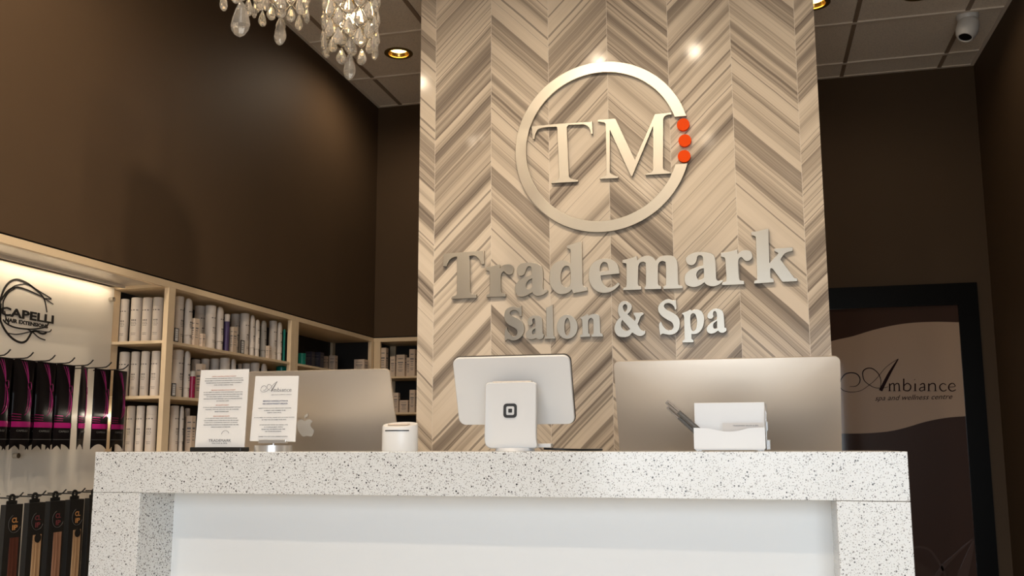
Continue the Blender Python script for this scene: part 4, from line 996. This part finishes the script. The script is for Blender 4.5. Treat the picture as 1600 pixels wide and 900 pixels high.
# boxed clip-in hair on the lower pegs
def make_box(ink, hair, tab):
    r = bpy.data.objects.new('hair_box', None); COL.objects.link(r)
    W, D, H = 0.086, 0.024, 0.46
    b = MB(); b.bb((-D, -W / 2, -H), (0, W / 2, 0), 0.001); crt = b.build('carton', 'black', r)
    b = MB(); b.bb((0.0002, -W * 0.17, -H * 0.93), (0.0022, W * 0.36, -0.122), 0.0008); b.build('hair_strands', hair, crt)
    b = MB(); put_text(b, 'CL', (0.0008, 0.006, -0.058), 0.030, 0.019, (0, 1, 0), (0, 0, 1), 0.02); put_text(b, 'IP', (0.0008, 0.008, -0.085), 0.026, 0.019, (0, 1, 0), (0, 0, 1), 0.02); b.build('box_lettering', ink, crt)
    P = [(0.006 + 0.031 * math.cos(t), -0.071 + 0.033 * math.sin(t)) for t in [math.radians(110 + 12 * i) for i in range(20)]]
    b = MB(); b.ribbon(P, [0.0012] * len(P), lambda a, c, d: (d, a, c), 0.0002, 0.0012); b.build('printed_ring', 'clip_grey', crt)
    me = contour_mesh([[(-0.026, 0.0), (0.026, 0.0), (0.026, 0.013)] + [(0.017 * math.cos(t), 0.022 + 0.017 * math.sin(t)) for t in [math.radians(-28 + 236 * i / 20) for i in range(21)]] + [(-0.026, 0.013)], [(0.0062 * math.cos(2 * PI * i / 16), 0.0225 + 0.0062 * math.sin(2 * PI * i / 16)) for i in range(16)]], 0.003)
    b = MB(); b.add_mesh(me, Matrix(((0, 0, 1, -0.0145), (1, 0, 0, 0), (0, 1, 0, 0), (0, 0, 0, 1)))); bpy.data.meshes.remove(me); b.build('hang_tab', 'black', r)
    if tab:
        b = MB(); b.cyl((0.0023, 0.010, -0.135), (0.004, 0.010, -0.135), 0.017, seg=20); b.build('hair_clip', 'black', r)
    return r
specs = [('clip_gold', 'hair_dark', False), ('clip_rose', 'hair_blonde', True), ('clip_rose', 'hair_brown', False), ('clip_gold', 'hair_blonde', True), ('clip_rose', 'hair_brown', False)]
labs = ['black hair box with a gold print and dark auburn hair in its window', 'black hair box with rose print, pale hair and a round clip', 'black hair box with rose print and brown hair, no clip in its window', 'black hair box with gold print, pale hair and a dark clip', 'black hair box half hidden by the end of the counter']
for k, (sp_, lb) in enumerate(zip(specs, labs)):
    o = make_box(*sp_); o.location = (-2.690, PEGY[k + 1], 0.902); tag(o, lb, 'hair box', 'boxed hair on the lower pegs')

# ------------------------------------------------------------------ products on the shelves
def make_bottle(m_body, m_cap, kind):
    """unit size: diameter 1, height 1 at the origin; scaled per copy"""
    r = bpy.data.objects.new('shampoo_bottle' if kind == 'bottle' else 'shampoo_tube', None); COL.objects.link(r)
    b = MB()
    if kind == 'bottle':
        b.lathe([(0.47, 0), (0.5, 0.012), (0.5, 0.79), (0.488, 0.797)], 28); body = b.build('body', m_body, r, 35)
        b = MB(); b.lathe([(0.478, 0.7975), (0.497, 0.803), (0.497, 0.975), (0.47, 0.992), (0.30, 1.0)], 28); b.build('cap', m_cap, r, 35)
    else:
        b.lathe([(0.40, 0.0), (0.43, 0.01), (0.43, 0.19), (0.405, 0.20)], 28); b.build('cap', m_cap, r, 35)
        rg = []
        for z, rx, ry in ((0.2005, 0.44, 0.42), (0.215, 0.5, 0.46), (0.6, 0.5, 0.42), (0.88, 0.5, 0.36), (0.955, 0.47, 0.28), (0.985, 0.38, 0.20), (1.0, 0.22, 0.12)):
            rg.append([(rx * math.cos(2 * PI * i / 28), ry * math.sin(2 * PI * i / 28), z) for i in range(28)])
        b = MB(); b.loft(rg); body = b.build('body', m_body, r, 35)
    # printed label: short dark lines that follow the curve
    b = MB()
    R0 = 0.503
    for z, a0, a1, h in ((0.70, -44, 44, 0.022), (0.47, -26, 26, 0.034), (0.432, -30, 24, 0.014), (0.400, -28, 30, 0.014), (0.365, -22, 22, 0.014), (0.20, -28, 28, 0.009), (0.165, -24, 26, 0.009)):
        n = 8
        for i in range(n):
            if h > 0.012 and i % 3 == 2: continue
            t0, t1 = [math.radians(a0 + (a1 - a0) * k / n - 90) for k in (i, i + 0.8)]
            sc = (1.0 if kind == 'bottle' else 0.93)
            b.loft([[(R0 * math.cos(t) * k, R0 * sc * math.sin(t) * k, zz) for t, zz in ((t0, z), (t1, z), (t1, z + h), (t0, z + h))] for k in (0.97, 1.0)])
    b.build('label_print', 'label_ink', body)
    return r
def make_carton(m, pale=True):
    r = bpy.data.objects.new('carton', None); COL.objects.link(r)
    b = MB(); b.bb((-0.5, -0.5, 0), (0.5, 0.5, 0.985)); bx_ = b.build('box', m, r)
    b = MB(); b.bb((-0.49, -0.49, 0.9855), (0.49, 0.49, 1.0)); b.build('lid_flap', m, r)
    b = MB()
    for z, w, h in ((0.80, 0.3, 0.03), (0.62, 0.32, 0.05), (0.54, 0.26, 0.03), (0.47, 0.2, 0.02), (0.40, 0.24, 0.02), (0.30, 0.3, 0.02), (0.24, 0.22, 0.02)):
        b.bb((-w, -0.512, z), (w, -0.501, z + h))
    b.build('label_print', 'gray_ink' if pale else 'clip_grey', bx_)
    b = MB()
    for z, w, h in ((0.80, 0.3, 0.03), (0.62, 0.32, 0.05), (0.54, 0.26, 0.03), (0.47, 0.2, 0.02), (0.40, 0.24, 0.02), (0.30, 0.3, 0.02)):
        b.bb((0.501, -w, z), (0.512, w, z + h))
    b.build('label_print', 'gray_ink' if pale else 'clip_grey', bx_)
    return r
def make_tag_card():
    r = bpy.data.objects.new('shelf_tag', None); COL.objects.link(r)
    b = MB()
    b.bb((0, -0.5, 0), (0.5, 0.5, 0.05)); b.bb((0, -0.5, 0.95), (0.5, 0.5, 1)); b.bb((0, -0.5, 0.05), (0.5, -0.42, 0.95)); b.bb((0, 0.42, 0.05), (0.5, 0.5, 0.95)); b.build('frame', 'black', r)
    b = MB(); b.bb((0.05, -0.42, 0.05), (0.3, 0.42, 0.95)); b.build('paper', 'paper', r)
    b = MB()
    for z in (0.75, 0.6, 0.45, 0.3): b.bb((0.30, -0.25, z), (0.34, 0.25, z + 0.04))
    b.build('printed_text', 'gray_ink', r)
    return r
PROTO = {}
def place(kind, x, y, z, d, h, rz, label, group):
    mk = {'bottle': lambda: make_bottle('bottle', 'cap', 'bottle'), 'tube': lambda: make_bottle('bottle', 'cap', 'tube'), 'purple': lambda: make_bottle('purple', 'cap', 'bottle'), 'red': lambda: make_bottle('red', 'gray_bottle', 'bottle'),
          'clear': lambda: make_bottle('gray_bottle', 'gray_bottle', 'tube'), 'gray': lambda: make_bottle('gray_bottle', 'cap', 'bottle'), 'teal': lambda: make_bottle('teal', 'teal', 'bottle'), 'navy': lambda: make_carton('navy', False), 'carton': lambda: make_carton('carton'), 'card': make_tag_card}
    if kind not in PROTO: o = PROTO[kind] = mk[kind]()
    else: o = copy_tree(PROTO[kind])
    o.location = (x, y, z + 0.0006)
    if kind == 'carton' or kind == 'navy': o.scale = (min(d, 0.03) if x > -2.60 and kind == 'carton' else d, d, h)
    elif kind == 'card': o.scale = (0.008, d, h)
    else: o.scale = (d, d, h)
    if kind == 'carton' and x > -2.60: o.scale = (0.020, d, h)
    o.rotation_euler = (0, 0, math.radians(rz))
    return tag(o, label, {'carton': 'box', 'navy': 'box', 'card': 'shelf tag', 'tube': 'tube', 'clear': 'tube'}.get(kind, 'bottle'), group)

ORD = ['first', 'second', 'third', 'fourth', 'fifth', 'sixth', 'seventh', 'eighth', 'ninth', 'tenth', 'eleventh', 'twelfth']
LEVEL = {Z1: 'top', Z2: 'middle', Z3: 'third'}
for i, (x, y, z, d, h) in enumerate(END):
    k = i % 4
    w = ['beside the lit display panel', 'second from the lit panel', 'third from the lit panel', 'against the front post'][k]
    place('bottle', x, y, z, d * 0.97, h, 8, f'white bottle on the {LEVEL[z]} shelf end facing the counter, {w}', 'white bottles on the shelf ends')
cnt = {}
LV = {Z1: 'top', Z2: 'middle', Z3: 'third'}
KN = {'bottle': 'tall white bottle', 'tube': 'white round-shouldered tube', 'carton': 'small cream carton', 'purple': 'purple bottle', 'red': 'berry red bottle', 'clear': 'grey tube', 'gray': 'grey bottle', 'teal': 'green bottle', 'navy': 'dark navy carton', 'card': 'black framed shelf tag'}
tot = {}
for k, x, y, z, d, h in SIDE:
    u = 'corner' if y > 5.0 and z == Z1 else 'side'
    tot[k, z, u] = tot.get((k, z, u), 0) + 1
for k, x, y, z, d, h in SIDE:
    u = 'corner' if y > 5.0 and z == Z1 else 'side'
    n = cnt.get((k, z, u), 0); cnt[k, z, u] = n + 1
    where = f'on the {LV[z]} shelf of the ' + ('corner unit' if u == 'corner' else 'side unit')
    lab = f'{KN[k]} {where}' + (f', {ORD[n]} from the front post' if tot[k, z, u] > 1 else '')
    g = {'bottle': 'white bottles on the side shelves', 'tube': 'white tubes on the side shelves', 'carton': 'small cartons on the side shelves'}.get(k, None)
    rz = 90 if k not in ('carton', 'navy', 'card') else 0
    place(k, x, y, z, d, min(h, 0.2345), rz, lab, g)
BZ = [Z1, Z2]
bn = [0, 0]
for x, y, zi, w, ztop in BACK:
    z = BZ[zi]; n = bn[zi]; bn[zi] += 1
    o = place('carton', x, y, z, w, ztop - z, 0, f'cream carton on the {"upper" if zi == 0 else "lower"} shelf beside the chevron wall, {ORD[n]} from the corner', 'cream cartons on the back shelves')
    o.scale = (w, min(w, 0.05), ztop - z)
o = place('carton', -2.585, 6.02, Z1, 0.085, 0.105, 0, 'wide low cream carton on the corner unit shelf near the corner post', 'small cartons on the side shelves'); o.scale = (0.075, 0.07, 0.108)
place('card', -2.5520, 3.800, Z1, 0.030, 0.062, 0, 'black framed shelf tag beside the front post, top shelf', 'framed shelf tags')
place('card', -2.5520, 3.800, Z2, 0.030, 0.058, 0, 'black framed shelf tag beside the front post, middle shelf', 'framed shelf tags')

# ------------------------------------------------------------------ crystal pendants
def drop_mesh(name, flat=0.55, long=False):
    b = MB()
    if long: pr = [(0.0, 0), (0.12, -0.05), (0.26, -0.20), (0.42, -0.45), (0.5, -0.66), (0.44, -0.80), (0.26, -0.93), (0.0, -1.0)]
    else: pr = [(0.0, 0), (0.10, -0.06), (0.26, -0.25), (0.43, -0.50), (0.5, -0.68), (0.44, -0.82), (0.26, -0.94), (0.0, -1.0)]
    b.lathe(pr[::-1], 8, sy=flat, caps=False)
    bmesh.ops.recalc_face_normals(b.bm, faces=b.bm.faces)
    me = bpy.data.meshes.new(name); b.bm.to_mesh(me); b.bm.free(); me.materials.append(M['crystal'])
    return me
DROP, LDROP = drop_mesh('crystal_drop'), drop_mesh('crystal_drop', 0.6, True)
def light(kind, name, loc, energy, col, **kw):
    d = bpy.data.lights.new(name, kind); d.energy = energy; d.color = col
    for k, v in kw.items(): setattr(d, k, v)
    o = bpy.data.objects.new(name, d); COL.objects.link(o); o.location = loc
    return o
def pendant(x, y, zcrest, R, N, pitch, rows, dw, dh, tail, label, phase=0.0):
    """rows of wavy wire with a drop under every crest; zcrest = height of the lowest wire's crests; tail = list of (w, h) on the centre chain"""
    ztop = zcrest + pitch * (rows - 1) + 0.05
    r = empty('crystal_pendant', (x, y, ztop), label, 'chandelier', 'crystal pendants')
    def add_drop(me, px, py, pz, w, h, a):
        o = bpy.data.objects.new('crystal_drop', me); COL.objects.link(o); o.parent = r
        o.location = (px - x, py - y, pz - ztop); o.scale = (w, w, h); o.rotation_euler = (0, 0, a)
    amp = pitch * 0.5
    for k in range(rows):
        z = zcrest + k * pitch; ph = phase + (PI / N if k % 2 else 0)
        b = MB(); n = N * 10
        b.tube([(x + R * math.cos(2 * PI * i / n + ph), y + R * math.sin(2 * PI * i / n + ph), z - amp + amp * math.cos(N * 2 * PI * i / n)) for i in range(n)], 0.0019, 6, closed=True)
        b.build('wave_wire', 'wire', r, 60)
        for i in range(N):
            a = 2 * PI * i / N + ph
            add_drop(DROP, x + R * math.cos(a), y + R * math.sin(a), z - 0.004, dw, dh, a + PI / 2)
    zb = zcrest - pitch
    for i in range(N):
        a = 2 * PI * i / N + phase + PI / N
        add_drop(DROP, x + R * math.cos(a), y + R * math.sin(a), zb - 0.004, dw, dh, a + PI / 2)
    zz = zb + 0.004
    b = MB(); b.cyl((x, y, ztop), (x, y, zz), 0.0012, seg=6)
    for a in (0, PI / 2, PI, 1.5 * PI): b.tube([(x + R * math.cos(a), y + R * math.sin(a), ztop - 0.01), (x, y, ztop - 0.01)], 0.002, 6)
    b.build('inner_frame', 'wire', r, 60)
    for w, h in tail:
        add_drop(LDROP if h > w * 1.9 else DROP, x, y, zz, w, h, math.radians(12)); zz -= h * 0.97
    b = MB(); b.lathe([(R + 0.008, -0.004), (R + 0.008, 0.004), (R - 0.02, 0.008), (0.02, 0.012)], 32, (x, y, ztop)); b.build('top_plate', 'wire', r, 40)
    b = MB(); b.cyl((x, y, ztop + 0.01), (x, y, CEIL - 0.02), 0.005, seg=10); b.build('drop_rod', 'wire', r, 40)
    b = MB(); b.cyl((x, y, CEIL - 0.022), (x, y, CEIL - 0.001), 0.055, 0.06, 24); b.build('ceiling_rose', 'wire', r, 40)
    zl = zcrest + pitch * 1.2
    b = MB(); b.lathe([(0.0, -0.03), (0.012, -0.026), (0.017, -0.012), (0.016, 0.004), (0.010, 0.02), (0.009, 0.03)], 16, (x, y, zl)); b.build('bulb', 'bulb', r, 60)
    light('POINT', 'pendant_bulb_light', (x, y, zl), 18, (1.0, 0.74, 0.44), shadow_soft_size=0.018)
    b = MB(); b.cyl((x, y, zl + 0.03), (x, y, zl + 0.07), 0.011, seg=14); b.cyl((x, y, zl + 0.07), (x, y, ztop), 0.004, seg=8); b.build('socket', 'gold', r, 40)
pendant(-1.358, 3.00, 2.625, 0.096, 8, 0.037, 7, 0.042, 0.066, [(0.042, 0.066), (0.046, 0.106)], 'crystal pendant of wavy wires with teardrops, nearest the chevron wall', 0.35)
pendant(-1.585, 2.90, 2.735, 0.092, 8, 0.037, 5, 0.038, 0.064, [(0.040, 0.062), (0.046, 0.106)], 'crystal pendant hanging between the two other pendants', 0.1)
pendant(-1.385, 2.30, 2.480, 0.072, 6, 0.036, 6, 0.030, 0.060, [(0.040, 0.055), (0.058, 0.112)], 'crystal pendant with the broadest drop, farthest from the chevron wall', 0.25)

# ------------------------------------------------------------------ recessed downlights
WARM = (1.0, 0.81, 0.60)
def downlight(x, y, label, energy=60, size=172):
    r = empty('downlight', (x, y, CEIL), label, 'ceiling light', 'recessed downlights')
    b = MB(); b.lathe([(0.0655, 0.002), (0.0645, -0.005), (0.080, -0.0075), (0.090, -0.004), (0.090, -0.0005)], 40, (x, y, CEIL), caps=False); b.build('trim_ring', 'bronze', r, 40)
    b = MB(); b.lathe([(0.0645, -0.004), (0.0645, 0.004), (0.058, 0.016), (0.054, 0.026)], 40, (x, y, CEIL), caps=False); b.build('reflector', 'gold', r, 40)
    b = MB(); b.cyl((x, y, CEIL + 0.022), (x, y, CEIL + 0.028), 0.0535, seg=32); b.build('lamp', 'lamp', r)
    l = light('SPOT', 'downlight_beam', (x, y, CEIL - 0.03), energy, WARM, spot_size=math.radians(size), spot_blend=0.7, shadow_soft_size=0.035)
downlight(-2.060, 5.283, 'recessed gold downlight in the ceiling above the corner shelves', 24)
downlight(0.432, 5.225, 'recessed downlight half hidden by the top of the chevron wall', 6)
downlight(0.985, 5.245, 'recessed downlight at the picture top, nearest the security camera', 5)
downlight(-0.850, 2.33, 'recessed downlight above the counter in front of the ring sign', 62)
downlight(-0.250, 2.36, 'recessed downlight above the counter in front of the word Spa', 56)
downlight(-2.060, 2.30, 'recessed downlight above the front end of the shelving wall', 62)
downlight(-0.250, 0.58, 'recessed downlight near the viewer in front of the counter', 50)
downlight(-2.060, 1.00, 'recessed downlight near the viewer along the shelving wall', 62)
downlight(-0.850, -0.64, 'added recessed fill downlight behind the viewer near the shopfront, middle one', 55)  # this unseen row is added to even out light on the tiled wall
downlight(0.432, -0.64, 'added recessed fill downlight behind the viewer near the shopfront, right one', 12)
downlight(-2.060, -0.64, 'added recessed fill downlight behind the viewer near the shopfront, left one', 60)

# ------------------------------------------------------------------ security camera
cam_r = empty('security_camera', (1.300, 5.60, CEIL), 'white security camera under the ceiling in the back corner', 'camera')
b = MB(); b.lathe([(0.060, -0.001), (0.060, -0.014), (0.055, -0.03), (0.045, -0.045)], 32, (1.30, 5.60, CEIL)); b.build('mount', 'white', cam_r, 40)
dirv = Vector((-0.30, -0.24, -0.92)).normalized()
q = Vector((0, 0, -1)).rotation_difference(dirv).to_matrix().to_4x4()
b = MB(); b.lathe([(0.0, 0.060), (0.030, 0.055), (0.052, 0.040), (0.061, 0.012), (0.061, -0.030), (0.054, -0.058), (0.041, -0.078), (0.036, -0.078), (0.034, -0.068)], 32, (1.296, 5.59, CEIL - 0.075), q, caps=False); b.build('housing', 'white', cam_r, 40)
b = MB(); b.lathe([(0.0355, -0.0715), (0.0, -0.0685)], 28, (1.296, 5.59, CEIL - 0.075), q, caps=False); b.build('lens', 'screen', cam_r, 40)

# ------------------------------------------------------------------ light
def aim(o, d): o.rotation_euler = Vector(d).to_track_quat('-Z', 'Y').to_euler()
l = light('AREA', 'display_light', (-2.7925, 2.75, 1.8445), 2.5, (1.0, 0.80, 0.56), shape='RECTANGLE', size=0.012, size_y=1.88)
l.rotation_euler = (0, math.radians(-4), 0)
l = light('AREA', 'display_edge_light', (-2.785, 3.712, 1.25), 0.8, (1.0, 0.88, 0.70), shape='RECTANGLE', size=0.010, size_y=1.0)
aim(l, (-1.0, -0.55, 0)); l.rotation_euler = Matrix(((0, 0.55, 1.0), (0, -1.0, 0.55), (1, 0, 0))).normalized().to_euler()
w = bpy.data.worlds.new('daylight'); S.world = w; w.use_nodes = True
nt = w.node_tree; bg = nt.nodes['Background']
tc = nt.nodes.new('ShaderNodeTexCoord'); sx = nt.nodes.new('ShaderNodeSeparateXYZ'); nt.links.new(tc.outputs['Generated'], sx.inputs[0])
rp = nt.nodes.new('ShaderNodeValToRGB')
for el, (p, c) in zip((rp.color_ramp.elements[0], rp.color_ramp.elements[1]), ((0.46, (0.42, 0.42, 0.40, 1)), (0.54, (0.84, 0.96, 1.08, 1)))): el.position = p; el.color = c
mr = nt.nodes.new('ShaderNodeMath'); mr.operation = 'MULTIPLY_ADD'; mr.inputs[1].default_value = 0.5; mr.inputs[2].default_value = 0.5
nt.links.new(sx.outputs[2], mr.inputs[0]); nt.links.new(mr.outputs[0], rp.inputs['Fac']); nt.links.new(rp.outputs['Color'], bg.inputs['Color'])
bg.inputs['Strength'].default_value = 9.0
pt = light('AREA', 'window_portal', ((WX0 + WX1) / 2, YF - 0.01, (WZ0 + WZ1) / 2), 1, (1, 1, 1), shape='RECTANGLE', size=WX1 - WX0, size_y=WZ1 - WZ0)
pt.rotation_euler = (math.radians(90), 0, 0)
pt.data.cycles.is_portal = True

# ------------------------------------------------------------------ camera
yaw, pitch, roll = math.radians(-14.1073208), math.radians(8.39747888), math.radians(-0.13624415)
fw = Vector((math.sin(yaw) * math.cos(pitch), math.cos(yaw) * math.cos(pitch), math.sin(pitch)))
rt = Vector((math.cos(yaw), -math.sin(yaw), 0)); up_ = rt.cross(fw)
r2 = math.cos(roll) * rt + math.sin(roll) * up_; u2 = -math.sin(roll) * rt + math.cos(roll) * up_
cd = bpy.data.cameras.new('camera'); cam = bpy.data.objects.new('camera', cd); COL.objects.link(cam)
cam.matrix_world = Matrix(((r2.x, u2.x, -fw.x, 0), (r2.y, u2.y, -fw.y, 0), (r2.z, u2.z, -fw.z, EYE), (0, 0, 0, 1)))
cd.sensor_fit = 'HORIZONTAL'; cd.sensor_width = 36.0; cd.lens = 36.0 * 1469.657 / 1600; cd.shift_y = 27.6516 / 1600
cd.clip_start = 0.05; cd.clip_end = 100
S.camera = cam
S.view_settings.view_transform = 'Standard'
S.view_settings.look = 'None'
S.view_settings.gamma = 1.0
S.view_settings.use_curve_mapping = False
S.view_settings.exposure = 0.0
S.cycles.use_denoising = True
S.cycles.max_bounces = 10
S.cycles.transmission_bounces = 10
S.cycles.glossy_bounces = 5
S.cycles.diffuse_bounces = 5
S.cycles.caustics_reflective = False
S.cycles.sample_clamp_indirect = 6.0
